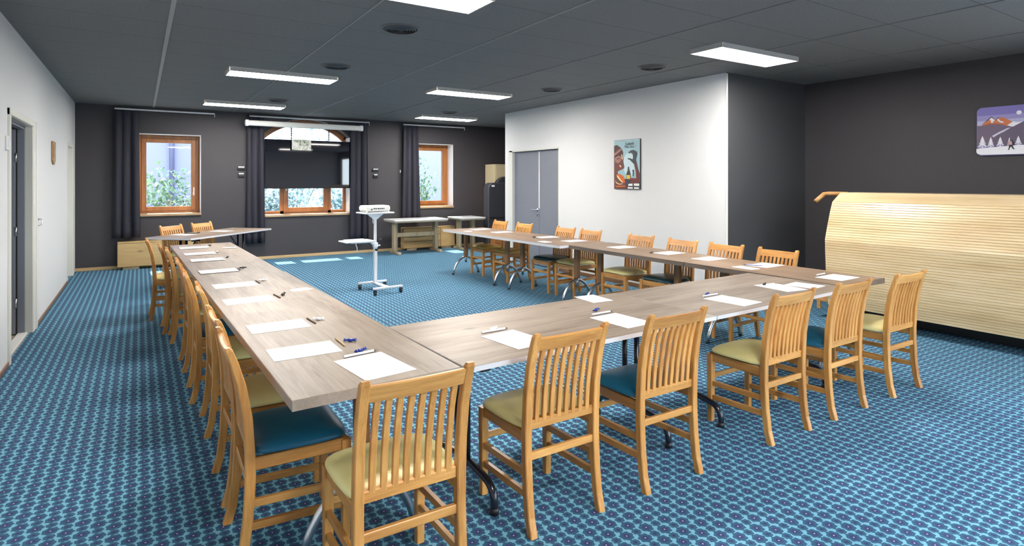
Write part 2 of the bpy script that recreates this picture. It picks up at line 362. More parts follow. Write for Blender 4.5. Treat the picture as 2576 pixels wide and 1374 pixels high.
# baseboards
g = G(); g.bb((XL, YB-.018, 0), (XR, YB, .055), .003); struct('baseboard_back', g, M_['light_wood'])
g = G()
for a, b in ((YF, D1[0]-.06), (D1[1]+.26, D2[0]-.02)): g.bb((XL, a, 0), (XL+.012, b, .035), .003)
struct('baseboard_left', g, M_['post_wood'])
g = G(); g.bb((XP-.015, 4.66, 0), (XP, D3[0]-.02, .06), .003); struct('baseboard_partition', g, M_['post_wood'])
# ceiling bars
for k, (x, w, m) in enumerate(((0.215, .034, 'bar'), (1.52, .010, 'bar'), (2.83, .010, 'bar'), (4.10, .007, 'thin_bar'), (5.40, .006, 'thin_bar'), (6.70, .006, 'thin_bar'))):
    g = G(); g.bb((x-w/2, YF, ZC-.006), (x+w/2, YB, ZC+.001)); struct('trim_%d' % (k+2), g, M_[m])

# ------------------------------------------------------------------ windows
def window_root(n, label):
    o = bpy.data.objects.new('window_%d' % n, None); COL.objects.link(o); return tag(o, label, None, None, 'structure')
def rect_frame(x0, x1, z0, z1, w, ya, yb, name, m, par, wb=None):
    g = G(); wb = wb or w
    g.bb((x0, ya, z0), (x0+w, yb, z1), .004); g.bb((x1-w, ya, z0), (x1, yb, z1), .004)
    g.bb((x0+w, ya, z0), (x1-w, yb, z0+wb), .004); g.bb((x0+w, ya, z1-w), (x1-w, yb, z1), .004)
    return obj(name, g, m, par)
def win_handle(x, z, ya, par):
    g = G(); g.bb((x-.014, ya-.014, z-.035), (x+.014, ya, z+.035), .004); g.cyl((x, ya-.045, z), (x, ya, z), .009); g.bb((x-.010, ya-.052, z-.012), (x+.010, ya-.036, z+.12), .004)
    return obj('window_handle', g, M_['white_metal'], par)
def lining(x0, x1, z0, z1, par):
    g = G(); t = .006
    g.bb((x0, YB-.002, z0), (x0+t, YB+.30, z1)); g.bb((x1-t, YB-.002, z0), (x1, YB+.30, z1)); g.bb((x0, YB-.002, z1-t), (x1, YB+.30, z1))
    return obj('reveal', g, M_['white_wall'], par)
def simple_window(n, w, label, handle_x):
    r = window_root(n, label); x0, x1, z0, z1 = w
    ya, yb = YB+.28, YB+.36; s = z0+.045
    lining(x0, x1, s, z1, r)
    rect_frame(x0+.006, x1-.006, s, z1-.006, .062, ya, yb, 'window_frame', M_['window_wood_z'], r, .045)
    sa = rect_frame(x0+.068, x1-.068, s+.04, z1-.068, .078, ya-.018, yb-.01, 'sash', M_['window_wood_z'], r)
    g = G(); g.bb((x0+.14, yb-.045, s+.11), (x1-.14, yb-.039, z1-.14)); obj('glass', g, M_['glass'], r)
    g = G(); g.bb((x0-.005, YB-.035, z0), (x1+.005, YB+.34, s), .006); obj('window_sill', g, M_['sill_wood'], r)
    if handle_x: win_handle(handle_x, z0+.40, ya-.018, r)
    return r
simple_window(1, W1, 'brown wooden window beside the door wall', W1[1]-.105)
simple_window(3, W3, 'brown wooden window above the trestle tables', None)
# middle window with arched head
r = window_root(2, 'wide brown wooden window with arched head behind the television'); ya, yb = YB+.28, YB+.36; s = W2[2]+.045
g = G(); t = .006
g.bb((W2[0], YB-.002, s), (W2[0]+t, YB+.30, W2[3])); g.bb((W2[1]-t, YB-.002, s), (W2[1], YB+.30, W2[3])); obj('reveal', g, M_['white_wall'], r)
g = G(); N_ = 28; secs = []
for i in range(N_+1):
    x = W2[0]+.005+(W2[1]-W2[0]-.01)*i/N_; cx = (W2[0]+W2[1])/2; rise = ARC_APEX-W2[3]; hw = (W2[1]-W2[0])/2; rr = (hw*hw+rise*rise)/(2*rise); zc = ARC_APEX-rr
    d = Vector((x-cx, arch_z(x)-zc)).normalized(); o1 = Vector((cx, zc))+d*(rr-.004); o2 = Vector((cx, zc))+d*(rr-.10)
    secs.append([(o1.x, ya, o1.y), (o1.x, yb, o1.y), (o2.x, yb, o2.y), (o2.x, ya, o2.y)])
g.strip(secs); obj('arch_frame', g, M_['window_wood'], r)
g = G(); zb = s
g.bb((W2[0]+.006, ya, zb), (W2[0]+.06, yb, 2.50), .004); g.bb((W2[1]-.06, ya, zb), (W2[1]-.006, yb, 2.50), .004)
g.bb((2.435, ya, zb), (2.51, yb, 2.31), .004); g.bb((3.405, ya, zb), (3.475, yb, 2.31), .004); g.bb((W2[0]+.06, ya, 2.27), (W2[1]-.06, yb, 2.35), .004)
obj('window_frame', g, M_['window_wood_z'], r)
g = G(); g.bb((W2[0]+.06, ya, zb), (W2[1]-.06, yb, zb+.06), .004); obj('bottom_rail', g, M_['window_wood'], r)
rect_frame(2.505, 3.41, zb+.035, 2.28, .09, ya-.02, yb-.01, 'sash', M_['window_wood_z'], r)
g = G(); g.bb((W2[0]+.05, yb-.045, zb+.05), (W2[1]-.05, yb-.039, 2.50))
xs_ = [W2[0]+.05+(W2[1]-W2[0]-.1)*i/20 for i in range(21)]
for a, b in zip(xs_, xs_[1:]):
    za, zb2 = max(2.51, arch_z(a)-.06), max(2.51, arch_z(b)-.06)
    g.strip([[(a, yb-.045, 2.50), (a, yb-.039, 2.50), (a, yb-.039, za), (a, yb-.045, za)], [(b, yb-.045, 2.50), (b, yb-.039, 2.50), (b, yb-.039, zb2), (b, yb-.045, zb2)]])
obj('glass', g, M_['glass'], r)
g = G(); g.bb((W2[0]-.005, YB-.035, W2[2]), (W2[1]+.005, YB+.34, s), .006); obj('window_sill', g, M_['sill_wood'], r)
win_handle(2.55, 1.38, ya-.02, r)
# unseen windows behind the camera, added as fill for the room
for k, w in enumerate(WF):
    r = window_root(4+k, None)
    g = G(); zA, zB = FZ; xa, xb = w; yy0, yy1 = YF-.2, YF-.12
    for a, b in ((xa, xa+.07), ((xa+xb)/2-.05, (xa+xb)/2+.05), (xb-.07, xb)): g.bb((a, yy0, zA), (b, yy1, zB), .004)
    g.bb((xa, yy0, zA), (xb, yy1, zA+.07), .004); g.bb((xa, yy0, zB-.07), (xb, yy1, zB), .004)
    obj('window_frame', g, M_['window_wood_z'], r)
    g = G(); g.bb((xa+.05, YF-.165, zA+.05), (xb-.05, YF-.159, zB-.05)); obj('glass', g, M_['glass'], r)

r = window_root(6, None); g = G(); zA, zB = FZ  # unseen side window, added to light the chair backs
for a, b in ((WR[0], WR[0]+.07), ((WR[0]+WR[1])/2-.05, (WR[0]+WR[1])/2+.05), (WR[1]-.07, WR[1])): g.bb((XR+.02, a, zA), (XR+.09, b, zB), .004)
g.bb((XR+.02, WR[0], zA), (XR+.09, WR[1], zA+.07), .004); g.bb((XR+.02, WR[0], zB-.07), (XR+.09, WR[1], zB), .004); obj('window_frame', g, M_['window_wood_z'], r)
g = G(); g.bb((XR+.05, WR[0]+.05, zA+.05), (XR+.056, WR[1]-.05, zB-.05)); obj('glass', g, M_['glass'], r)

# ------------------------------------------------------------------ doors
r = tag(bpy.data.objects.new('door_1', None), 'open grey door in the white framed doorway', None, None, 'structure'); COL.objects.link(r)
g = G()
g.bb((XL-.052, D1[1]-.004, 0), (XL+.012, D1[1]+.02, D1[2]+.05), .003)          # white jamb lining
g.bb((XL-.004, D1[1]+.0, 0), (XL+.018, D1[1]+.235, D1[2]+.06), .004)           # casing beyond
g.bb((XL-.004, D1[1]+.15, 0), (XL+.026, D1[1]+.235, D1[2]+.06), .004)
g.bb((XL-.052, D1[0], D1[2]-.004), (XL+.012, D1[1], D1[2]+.02), .003)
g.bb((XL-.004, D1[0]-.06, D1[2]), (XL+.022, D1[1]+.02, D1[2]+.06), .004)
g.bb((XL-.11, D1[0]-.004, 0), (XL+.012, D1[0]+.012, D1[2]), .003); g.bb((XL-.004, D1[0]-.06, 0), (XL+.018, D1[0], D1[2]+.06), .004)
obj('door_frame', g, M_['cream_paint'], r)
g = G(); g.bb((XL-.11, D1[1]-.012, 0), (XL-.052, D1[1]+.01, D1[2]), .002); g.bb((XL-.11, D1[0], D1[2]-.03), (XL-.052, D1[1], D1[2]+.01), .002); obj('grey_jamb', g, M_['grey_door'], r)
g = G(); g.bb((XL-1.02, D1[1]-.055, .012), (XL-.118, D1[1]-.015, D1[2]-.035), .003); lf = obj('door_leaf', g, M_['grey_door'], r)
g = G()
for z in (0.32, 1.04, 1.78): g.cyl((XL-.114, D1[1]-.058, z-.045), (XL-.114, D1[1]-.058, z+.045), .009, 10)
obj('hinge', g, M_['steel'], r)
g = G(); g.bb((XL-.122, D1[1]-.050, .012), (XL-.106, D1[1]-.012, D1[2]-.03)); obj('gap_shade', g, M_['black_plastic'], r)  # black strip painted in for the shade of the gap beside the leaf
g = G(); g.bb((XL-.11, D1[0], 0), (XL-.03, D1[1], .012), .003); struct('trim_8', g, M_['white_paint'], 'white threshold strip of the doorway')
g = G(); g.bb((-2.6, 5.6, -.08), (XL-.11, 8.7, 0)); g.bb((XL-.11, D1[0], -.08), (XL-.02, D1[1], .002)); struct('floor_corridor', g, M_['tile'])
g = G(); g.bb((-2.7, 5.5, 0), (-2.6, 8.8, ZC)); g.bb((-2.7, 5.5, 0), (XL-.11, 5.6, ZC)); g.bb((-2.7, 8.7, 0), (XL-.11, 8.8, ZC)); struct('wall_corridor', g, M_['white_wall'])
g = G(); g.bb((-2.7, 5.5, ZC), (XL-.11, 8.8, ZC+.1)); struct('ceiling_corridor', g, M_['white_wall'])
r = tag(bpy.data.objects.new('door_2', None), 'white recessed door near the back corner', None, None, 'structure'); COL.objects.link(r)
g = G()
g.bb((XL-.105, D2[1]-.012, 0), (XL+.014, D2[1]+.01, D2[2]+.04), .003); g.bb((XL-.105, D2[0]-.006, 0), (XL+.012, D2[0]+.004, D2[2]), .002)
g.bb((XL-.105, D2[0], D2[2]-.01), (XL+.012, D2[1], D2[2]+.03), .003); g.bb((XL-.002, D2[1], 0), (XL+.018, D2[1]+.09, D2[2]+.04), .003)
obj('door_frame', g, M_['cream_paint'], r)
g = G(); g.bb((XL-.16, D2[0]-.05, 0), (XL-.105, D2[1]+.05, D2[2]+.05), .003); obj('door_leaf', g, M_['white_paint'], r)
# double door of the partition
r = tag(bpy.data.objects.new('door_3', None), 'grey double door in the white partition', None, None, 'structure'); COL.objects.link(r)
g = G()
g.bb((XP-.014, D3[1], 0), (XP+.05, D3[1]+.115, D3[2]+.03), .004); g.bb((XP-.014, D3[0]-.012, D3[2]), (XP+.05, D3[1]+.115, D3[2]+.03), .004); g.bb((XP-.008, D3[0]-.014, 0), (XP+.05, D3[0], D3[2]+.03), .003)
obj('door_frame', g, M_['cream_paint'], r)
mid = 8.72
g = G(); g.bb((XP+.045, mid+.004, .012), (XP+.085, D3[1], D3[2]), .003); l1 = obj('door_leaf', g, M_['grey_door'], r)
g = G(); g.bb((XP+.045, D3[0], .012), (XP+.085, mid-.004, D3[2]), .003); l2 = obj('door_leaf', g, M_['grey_door'], r)
g = G(); g.bb((XP+.036, mid-.014, 1.05), (XP+.047, mid+.012, D3[2]-.02), .002); obj('astragal', g, M_['white_metal'], l2)
g = G(); g.cyl((XP+.046, mid+.055, 1.02), (XP+.036, mid+.055, 1.02), .028, 20); g.cyl((XP+.04, mid+.055, 1.02), (XP-.012, mid+.055, 1.02), .010, 12)
g.cyl((XP-.012, mid+.05, 1.02), (XP-.012, mid+.17, 1.02), .009, 12); g.bb((XP+.038, mid+.035, .90), (XP+.046, mid+.075, .96), .003); obj('door_handle', g, M_['chrome'], l1)

# ------------------------------------------------------------------ ceiling lamps and vents
LAMPS = [(5.36, 3.845, 'flat white ceiling panel lamp over the seats beside the slatted bar front'),
         (1.52, 3.80, 'flat white ceiling panel lamp cut by the top edge of the picture'),
         (1.515, 7.71, 'flat white ceiling panel lamp above the long table by the door wall'),
         (1.53, 10.98, 'flat white ceiling panel lamp close to the window beside the door wall'),
         (4.18, 7.74, 'flat white ceiling panel lamp in front of the grey double door'),
         (5.38, 10.98, 'flat white ceiling panel lamp close to the window above the trestle tables')]
lamp0 = None
for x, y, lb in LAMPS:
    if lamp0 is None:
        lamp0 = thing('ceiling_lamp', lb, 'lamp', (x, y, ZC), 0, 'ceiling panel lamps')
        g = G(); w, d, h = 1.27, .40, .05
        g.bb((-w/2, -d/2, -h), (-w/2+.014, d/2, -.001), .002); g.bb((w/2-.014, -d/2, -h), (w/2, d/2, -.001), .002)
        g.bb((-w/2, -d/2, -h), (w/2, -d/2+.014, -.001), .002); g.bb((-w/2, d/2-.014, -h), (w/2, d/2, -.001), .002)
        obj('lamp_frame', g, M_['lamp_frame'], lamp0)
        g = G(); g.bb((-w/2+.012, -d/2+.012, -h+.002), (w/2-.012, d/2-.012, -.015)); obj('diffuser', g, M_['lamp'], lamp0)
    else:
        dup(lamp0, (x, y, ZC), 0, lb)
VENTS = [(1.935, 4.855, 'large round dark ceiling vent between the two front panel lamps'), (1.93, 6.83, 'round dark ceiling vent just in front of the lamp over the long oak table'),
         (1.92, 10.19, 'small round dark ceiling vent near the curtain track over the television'), (5.06, 10.19, 'small round dark ceiling vent in front of the lamp by the trestle tables'),
         (5.07, 6.87, 'round dark ceiling vent above the partition end of the double door'), (5.07, 4.89, 'round dark ceiling vent beside the lamp near the slate return wall')]
v0 = None
for x, y, lb in VENTS:
    if v0 is None:
        v0 = thing('ceiling_vent', lb, 'vent', (x, y, ZC), 0, 'round ceiling vents')
        g = G(); g.lathe([(.172, 0), (.172, -.006), (.160, -.012), (.146, -.008), (.146, 0)], 40); obj('rim', g, M_['vent_rim'], v0)
        g = G()
        for rr in (.132, .108, .084, .060, .036): g.lathe([(rr+.008, -.002), (rr+.004, -.014), (rr-.008, -.022), (rr-.006, -.016), (rr+.004, -.002)], 36)
        g.cyl((0, 0, 0), (0, 0, -.02), .018, 20); g.cyl((0, 0, 0), (0, 0, -.002), .146, 36, smooth=False); obj('louvre_rings', g, M_['vent'], v0)
    else:
        dup(v0, (x, y, ZC), 0, lb)

# ------------------------------------------------------------------ outside
g = G(); g.bb((-30, YB+.42, -.4), (40, 60, -.3)); g.bb((-30, -40, -.4), (40, YF-.25, -.3)); struct('ground_outside', g, M_['ground'])
g = G(); g.bb((-14, 22, -.3), (3.3, 23, 7)); struct('wall_outside', g, M_['render_wall'], 'lavender house wall outside the window')
g = G(); g.bb((8.2, 22, -.3), (22, 23, 7)); struct('wall_outside', g, M_['render_wall'])
g = G(); g.cyl((.88, 21.9, -.3), (.88, 21.9, 7), .07, 12); tag(obj('drain_pipe', g, M_['pipe']), 'vertical drain pipe on the lavender house wall seen through the window', 'pipe')
for x, y, lb in ((1.52, -.10, None), (5.36, -.10, None)):      # unseen lamps added for fill, spaced like the lamp grid
    dup(lamp0, (x, y, ZC), 0, 'flat white ceiling panel lamp added unseen behind the camera as fill, %s' % ('door wall side' if x < 3 else 'bar counter side'))
# ------------------------------------------------------------------ shrubs outside
def leaf_mat(name, a, b_):
    m, nt, b = new_mat(name); N, L = nt.nodes, nt.links
    b.inputs['Roughness'].default_value = 0.5
    ge = N.new('ShaderNodeNewGeometry'); rp = N.new('ShaderNodeValToRGB'); rp.color_ramp.elements[0].color = (*a, 1); rp.color_ramp.elements[1].color = (*b_, 1)
    L.new(ge.outputs['Random Per Island'], rp.inputs['Fac']); L.new(rp.outputs['Color'], b.inputs['Base Color'])
    tr = N.new('ShaderNodeBsdfTranslucent'); L.new(rp.outputs['Color'], tr.inputs['Color']); mx = N.new('ShaderNodeMixShader'); mx.inputs[0].default_value = .45
    L.new(b.outputs[0], mx.inputs[1]); L.new(tr.outputs[0], mx.inputs[2]); L.new(mx.outputs[0], N['Material Output'].inputs['Surface'])
    return m
LG = leaf_mat('leaf_green', (0.025, 0.065, 0.025), (0.22, 0.30, 0.15)); LP = leaf_mat('leaf_pale', (0.08, 0.15, 0.14), (0.38, 0.46, 0.45)); BARK = mat('bark', (0.20, 0.15, 0.10), 0.8)
def shrub(name, label, loc, rx, ry, rz, n, m, cat='shrub', size=.11):
    rnd = random.Random(hash(label) % 1000 if False else len(label)*17+n)
    t = thing(name, label, cat, loc, 0, 'shrubs outside the windows')
    bm = bmesh.new()
    for i in range(n):
        u, v, w = rnd.gauss(0, 1), rnd.gauss(0, 1), rnd.gauss(0, 1); l = math.sqrt(u*u+v*v+w*w) or 1
        k = rnd.random()**.45*(1+.18*math.sin(u*5+v*3))
        c = Vector((u/l*rx*k, v/l*ry*k, rz+w/l*rz*k))
        s_ = size*(.6+.8*rnd.random()); q = Matrix.Rotation(rnd.random()*6.28, 3, 'Z') @ Matrix.Rotation(rnd.random()*1.9-.5, 3, 'X')
        vs = [bm.verts.new(c+q @ Vector(p)) for p in ((0, -s_*.1, 0), (s_*.36, s_*.35, .02), (0, s_, 0), (-s_*.36, s_*.35, .02))]
        bm.faces.new(vs)
    me = bpy.data.meshes.new('foliage'); bm.to_mesh(me); bm.free(); me.materials.append(m)
    o = bpy.data.objects.new('foliage', me); COL.objects.link(o); o.parent = t
    g = G()
    for k in range(5):
        a = k*1.26; g.tube([(0, 0, 0), (rx*.2*math.cos(a), ry*.2*math.sin(a), rz*.6), (rx*.5*math.cos(a), ry*.5*math.sin(a), rz*1.3)], .02, 6)
    obj('stem', g, BARK, t)
    return t
shrub('garden_bush', 'bushy green shrub outside the window beside the door wall', (0.45, 15.8, -.3), .95, .7, 1.08, 1500, LG)
shrub('garden_bush', 'pale leafy shrub behind the television, filling the lower panes', (2.75, 15.2, -.3), 1.0, .6, .98, 1800, LP)
shrub('garden_bush', 'pale green shrub seen in the end pane beside the television', (4.75, 16.4, -.3), .8, .6, 1.0, 1300, LP)
shrub('garden_bush', 'tall pale bush outside the window above the trestle tables', (6.75, 16.0, -.3), .75, .6, 1.25, 1500, LG)
shrub('garden_tree', 'pale tree crown showing through the arched top of the wide window', (4.2, 19.6, -.3), 2.0, 1.0, 1.9, 1800, LP, 'tree', .16)

# ------------------------------------------------------------------ curtains, tracks, screen case, television
def track(x0, x1, label):
    t = thing('curtain_track', label, 'curtain rail', ((x0+x1)/2, 0, 0), 0, 'white curtain tracks'); h = (x1-x0)/2; z = 2.815
    g = G(); g.bb((-h, YB-.135, z-.012), (h, YB-.105, z+.014), .004); obj('track_bar', g, M_['white_metal'], t)
    for sx in (-h+.25, h-.25):
        g = G(); g.bb((sx-.012, YB-.12, z-.004), (sx+.012, YB, z+.012), .003); obj('wall_bracket', g, M_['white_metal'], t)
    g = G(); g.bb((h-.008, YB-.13, z-.06), (h+.002, YB-.11, z+.012), .002); obj('end_stop', g, M_['white_metal'], t)
track(-.37, 1.195, 'white curtain track above the window beside the door wall')
track(1.80, 4.19, 'long white curtain track above the projection screen case')
track(4.97, 6.51, 'white curtain track above the window by the trestle tables')
def curtain(x0, x1, z0, z1, label, folds, flare=0.0, seed=1, amp=.038):
    rnd = random.Random(seed); nx, nz = folds*10, 16; secs = []
    bm = bmesh.new(); grid = []
    for j in range(nz+1):
        v = j/nz; z = z0+(z1-z0)*v; row = []
        wdt = (x1-x0)*(1+flare*(1-v)); xc = (x0+x1)/2
        for i in range(nx+1):
            u = i/nx; ph = u*folds*2*PI+seed+.5*math.sin(3*u+seed)
            a = amp*(.55+.45*(1-v))*(1+.25*math.sin(u*7+seed)); y = a*math.sin(ph)+.012*math.sin(ph*.5+3*v)
            row.append(bm.verts.new((xc-wdt/2+wdt*u+.012*math.cos(ph), YB-.12+y, z)))
        grid.append(row)
    for j in range(nz):
        for i in range(nx): bm.faces.new((grid[j][i], grid[j][i+1], grid[j+1][i+1], grid[j+1][i])).smooth = True
    r = bmesh.ops.solidify(bm, geom=list(bm.faces), thickness=.003)
    me = bpy.data.meshes.new('curtain'); bm.to_mesh(me); bm.free(); me.materials.append(M_['curtain'])
    o = bpy.data.objects.new('curtain', me); COL.objects.link(o)
    return tag(o, label, 'curtain', 'dark curtains on the back wall')
curtain(-.385, -.02, .545, 2.792, 'dark curtain hanging beside the window near the door wall', 3, .12, 1)
curtain(1.76, 2.07, .33, 2.792, 'long dark curtain on the door wall side of the television', 3, .10, 2)
curtain(3.79, 4.16, .30, 2.792, 'long dark curtain on the projector side of the television', 3, .10, 3)
curtain(4.98, 5.33, .66, 2.792, 'dark curtain hanging beside the window above the trestle tables', 3, .22, 4)
# projection screen case
t = thing('screen_case', 'long white roll-up projection screen case above the television', 'projection screen', (2.84, 0, 0), 0)
g = G(); g.bb((-1.09, YB-.34, 2.615), (1.09, YB-.23, 2.715), .012); obj('case_body', g, M_['projector'], t)
for sx in (-1.11, 1.11):
    g = G(); g.bb((sx-.035, YB-.345, 2.605), (sx+.035, YB-.225, 2.725), .014); obj('end_cap', g, M_['white_metal'], t)
    g = G(); g.bb((sx*.6-.02, YB-.24, 2.70), (sx*.6+.02, YB, 2.725), .003); obj('wall_bracket', g, M_['white_metal'], t)
# television
t = thing('wall_mounted_tv', 'large black glossy television hung by chains in front of the wide window', 'television', (2.957, YB-.08, 1.893), 0)
g = G(); g.box((0, .03, 0), (1.752, .05, .985), .012); obj('tv_body', g, M_['tv_bezel'], t)
g = G(); g.box((0, .002, .004), (1.735, .008, .965), .001); obj('screen', g, M_['tv_screen'], t)
for cx in (-.365, .385):
    c = None
    g = G(); z = .49
    while z < .86:
        g.box((cx, .03, z+.012), (.024, .008, .030) if int(z*1000/24) % 2 else (.010, .024, .030), .002); z += .024
    obj('chain', g, M_['black_plastic'], t)
# small picture card hung on strings in front of the television
def card_mat():
    m, nt, b = new_mat('crumpled_card'); N, L = nt.nodes, nt.links
    tc = N.new('ShaderNodeTexCoord'); no = N.new('ShaderNodeTexNoise'); no.inputs['Scale'].default_value = 9; no.inputs['Detail'].default_value = 6; no.inputs['Distortion'].default_value = 1.5
    L.new(tc.outputs['Object'], no.inputs['Vector']); rp = N.new('ShaderNodeValToRGB'); e = rp.color_ramp.elements
    e[0].position = .36; e[0].color = (.035, .045, .03, 1); e[1].position = .62; e[1].color = (.70, .66, .64, 1); x = e.new(.47); x.color = (.40, .44, .33, 1)
    L.new(no.outputs['Fac'], rp.inputs['Fac']); L.new(rp.outputs['Color'], b.inputs['Base Color']); b.inputs['Roughness'].default_value = .6
    return m
t = thing('hanging_sign', 'small pale green and grey picture card hung by strings before the television', 'sign', (2.765, YB-.16, 2.28), 0)
g = G(); g.box((0, 0, 0), (.375, .006, .215), .002); obj('card', g, card_mat(), t)
g = G(); g.cyl((-.12, 0, .10), (.0, -.05, .33), .0025, 6); g.cyl((.12, 0, .10), (.02, -.05, .33), .0025, 6); obj('string', g, M_['pencil_white'], t)
# small wall boxes beside the curtains
def wall_box(x, z, label, w=.13, h=.055):
    t = thing('wall_socket_box', label, 'wall box', (x, YB, z), 0, 'small wall boxes beside the curtains')
    g = G(); g.bb((-w/2, -.035, -h/2), (w/2, 0, h/2), .006); obj('box_body', g, M_['black_plastic'], t)
    g = G(); g.bb((-w/2+.01, -.04, h/2-.016), (w/2-.01, -.03, h/2+.006), .003); obj('cover_strip', g, M_['white_metal'], t)
wall_box(1.665, 1.80, 'upper of the two little wall boxes beside the curtain near the door wall')
wall_box(1.665, 1.665, 'lower of the two little wall boxes beside the curtain near the door wall', .11, .07)
wall_box(4.36, 1.79, 'upper of two little dark wall boxes behind the projector')
wall_box(4.36, 1.66, 'lower of two little dark wall boxes behind the projector', .10, .07)
g = G(); g.bb((4.93, YB-.02, 1.74), (4.95, YB, 1.80), .004); tag(obj('wall_switch', g, M_['white_metal']), 'tiny white switch on the charcoal wall beside the curtain', 'switch')

# ------------------------------------------------------------------ radiator covers
def radiator(x0, x1, label, slats):
    t = thing('radiator_cover', label, 'radiator cover', ((x0+x1)/2, 12.2, 0), 0); h = (x1-x0)/2
    g = G()
    if slats:
        zz = .05
        for k in range(3): g.bb((-h, 0, zz), (h*.42, .03, zz+.14), .004); zz += .147
        g.bb((h*.43, 0, .05), (h, .03, .485), .004)
    else: g.bb((-h, 0, .05), (h, .03, .46), .004)
    obj('front_panel', g, M_['radiator_wood'], t)
    g = G(); zt = .485 if slats else .46
    g.bb((-h, -.005, zt), (h, YB-12.2-.022, zt+.025), .004); obj('cover_lid', g, M_['radiator_wood'], t)
    for sx in (-h+.012, h-.012):
        g = G(); g.bb((sx-.012, .03, .05), (sx+.012, YB-12.2-.026, zt), .002); obj('side_panel', g, M_['radiator_wood'], t)
    for sx in (-h+.2, h-.2):
        g = G(); g.bb((sx-.12, .02, 0), (sx+.12, .06, .05), .004); obj('foot', g, M_['table_trestle'], t)
radiator(-.325, .95, 'light wood radiator cover under the window beside the door wall', False)
radiator(4.94, 6.2, 'slatted wooden radiator cover behind the trestle table', True)

# ------------------------------------------------------------------ trestle tables at the back
def trestle(x0, x1, label):
    t = thing('trestle_table', label, 'table', ((x0+x1)/2, 11.85, 0), 0, 'trestle tables by the back wall'); h = (x1-x0)/2
    g = G(); g.bb((-h, -.35, .70), (h, .33, .735), .006); obj('tabletop', g, M_['grey_top'], t)
    g = G(); g.bb((-h+.015, -.34, .675), (h-.015, .32, .70), .004); obj('apron', g, M_['table_trestle'], t)
    for sx in (-h+.14, h-.14):
        g = G(); g.bb((sx-.05, -.07, .05), (sx-.002, .07, .68), .005); g.bb((sx+.002, -.03, .05), (sx+.045, .03, .68), .005); lg = obj('leg', g, M_['table_trestle'], t)
        g = G(); g.bb((sx-.035, -.27, 0), (sx+.035, .25, .05), .008); obj('leg_foot', g, M_['table_trestle'], lg)
    g = G(); g.bb((-h+.16, -.02, .35), (h-.16, .02, .44), .004); obj('stretcher', g, M_['table_trestle'], t)
trestle(4.46, 5.69, 'grey topped wooden trestle table in front of the slatted radiator cover')
trestle(6.00, 6.63, 'grey topped wooden trestle table half hidden by the partition')

# ------------------------------------------------------------------ cupboard and padded cases behind the partition
t = thing('cupboard', 'tall pale beige cupboard showing past the end of the partition', 'cupboard', (7.45, 12.13, 0))
g = G(); g.bb((-.33, -.21, 0), (-.305, .25, 1.955), .003); g.bb((.305, -.21, 0), (.33, .25, 1.955), .003); g.bb((-.305, -.19, 1.93), (.305, .25, 1.955), .003); g.bb((-.305, .23, 0), (.305, .25, 1.93)); g.bb((-.305, -.19, .0), (.305, .23, .06)); obj('carcass', g, M_['beige_cabinet'], t)
for a, b in ((-.303, -.004), (.004, .303)):
    g = G(); g.bb((a, -.215, .06), (b, -.195, 1.925), .003); obj('cupboard_door', g, M_['beige_cabinet'], t)
t = thing('padded_case', 'tall black padded case with a white tag, standing before the beige cupboard', 'case', (7.10, 11.62, 0))
g = G(); pl = []
for cx_, sg in ((-.33, 1), (.33, -1)): pass
pl = [(-.40, 0), (.40, 0), (.40, 1.38)]+[(.40-.14+.14*math.cos(a*PI/12), 1.38+.14*math.sin(a*PI/12)) for a in range(1, 6)]+[(-.40+.14+.14*math.cos(a*PI/12), 1.38+.14*math.sin(a*PI/12)) for a in range(7, 12)]+[(-.40, 1.38)]
Mz = Matrix(((1, 0, 0, 0), (0, 0, 1, 0), (0, 1, 0, 0), (0, 0, 0, 1)))
g.prism(pl, -.12, .12, Mz, .02); obj('case_body', g, M_['black_pad'], t)
g = G(); g.bb((-.38, -.127, .70), (.40, -.118, .725), .003); obj('strap', g, M_['black_plastic'], t)
g = G(); g.bb((-.32, -.128, 1.42), (-.24, -.119, 1.46), .002); obj('paper_tag', g, M_['paper'], t)
g = G(); pl = [(-.28, 0), (.28, 0)]+[(.28*math.cos(a*PI/14), 1.40+.26*math.sin(a*PI/14)) for a in range(0, 15)]
g.prism(pl, -.06, .06, Mz, .02); tag(obj('round_case', g, M_['black_pad'], None, (7.33, 11.83, 0)), 'round topped black case rising behind the tagged padded case', 'case')

# ------------------------------------------------------------------ things on the left wall and partition
t = thing('wall_plaque', 'small pointed wooden plaque hung on the white wall beyond the doorway', 'plaque', (XL, 9.36, 1.90))
Mx = Matrix(((0, 0, 1, 0), (1, 0, 0, 0), (0, 1, 0, 0), (0, 0, 0, 1)))
g = G(); g.prism([(-.14, .145), (-.14, -.09), (-.02, -.145), (.02, -.145), (.14, -.09), (.14, .145)], .001, .022, Mx, .003); obj('board', g, M_['bracket_wood'], t)
g = G(); g.prism([(-.09, .10), (-.09, -.06), (.09, -.06), (.09, .10)], .022, .027, Mx, .002); obj('inlay', g, M_['sill_wood'], t)
g = G(); g.bb((XL, 6.27, 1.80), (XL+.016, 6.36, 1.92), .004); sw = obj('light_switch', g, M_['white_paint']); tag(sw, 'white light switch on the white wall before the doorway', 'switch')
g = G(); g.bb((XL+.016, 6.29, 1.83), (XL+.022, 6.34, 1.89), .002); obj('rocker', g, M_['white_metal'], sw)
g = G(); g.tube([(XL+.002, 8.14, 1.135), (XL+.03, 8.135, 1.13), (XL+.03, 8.11, 1.07), (XL+.004, 8.10, 1.06)], .006, 8); g.cyl((XL+.0, 8.14, 1.135), (XL+.006, 8.14, 1.135), .016, 12); tag(obj('wall_hook', g, M_['steel']), 'small metal hook on the white wall just beyond the doorway', 'hook')
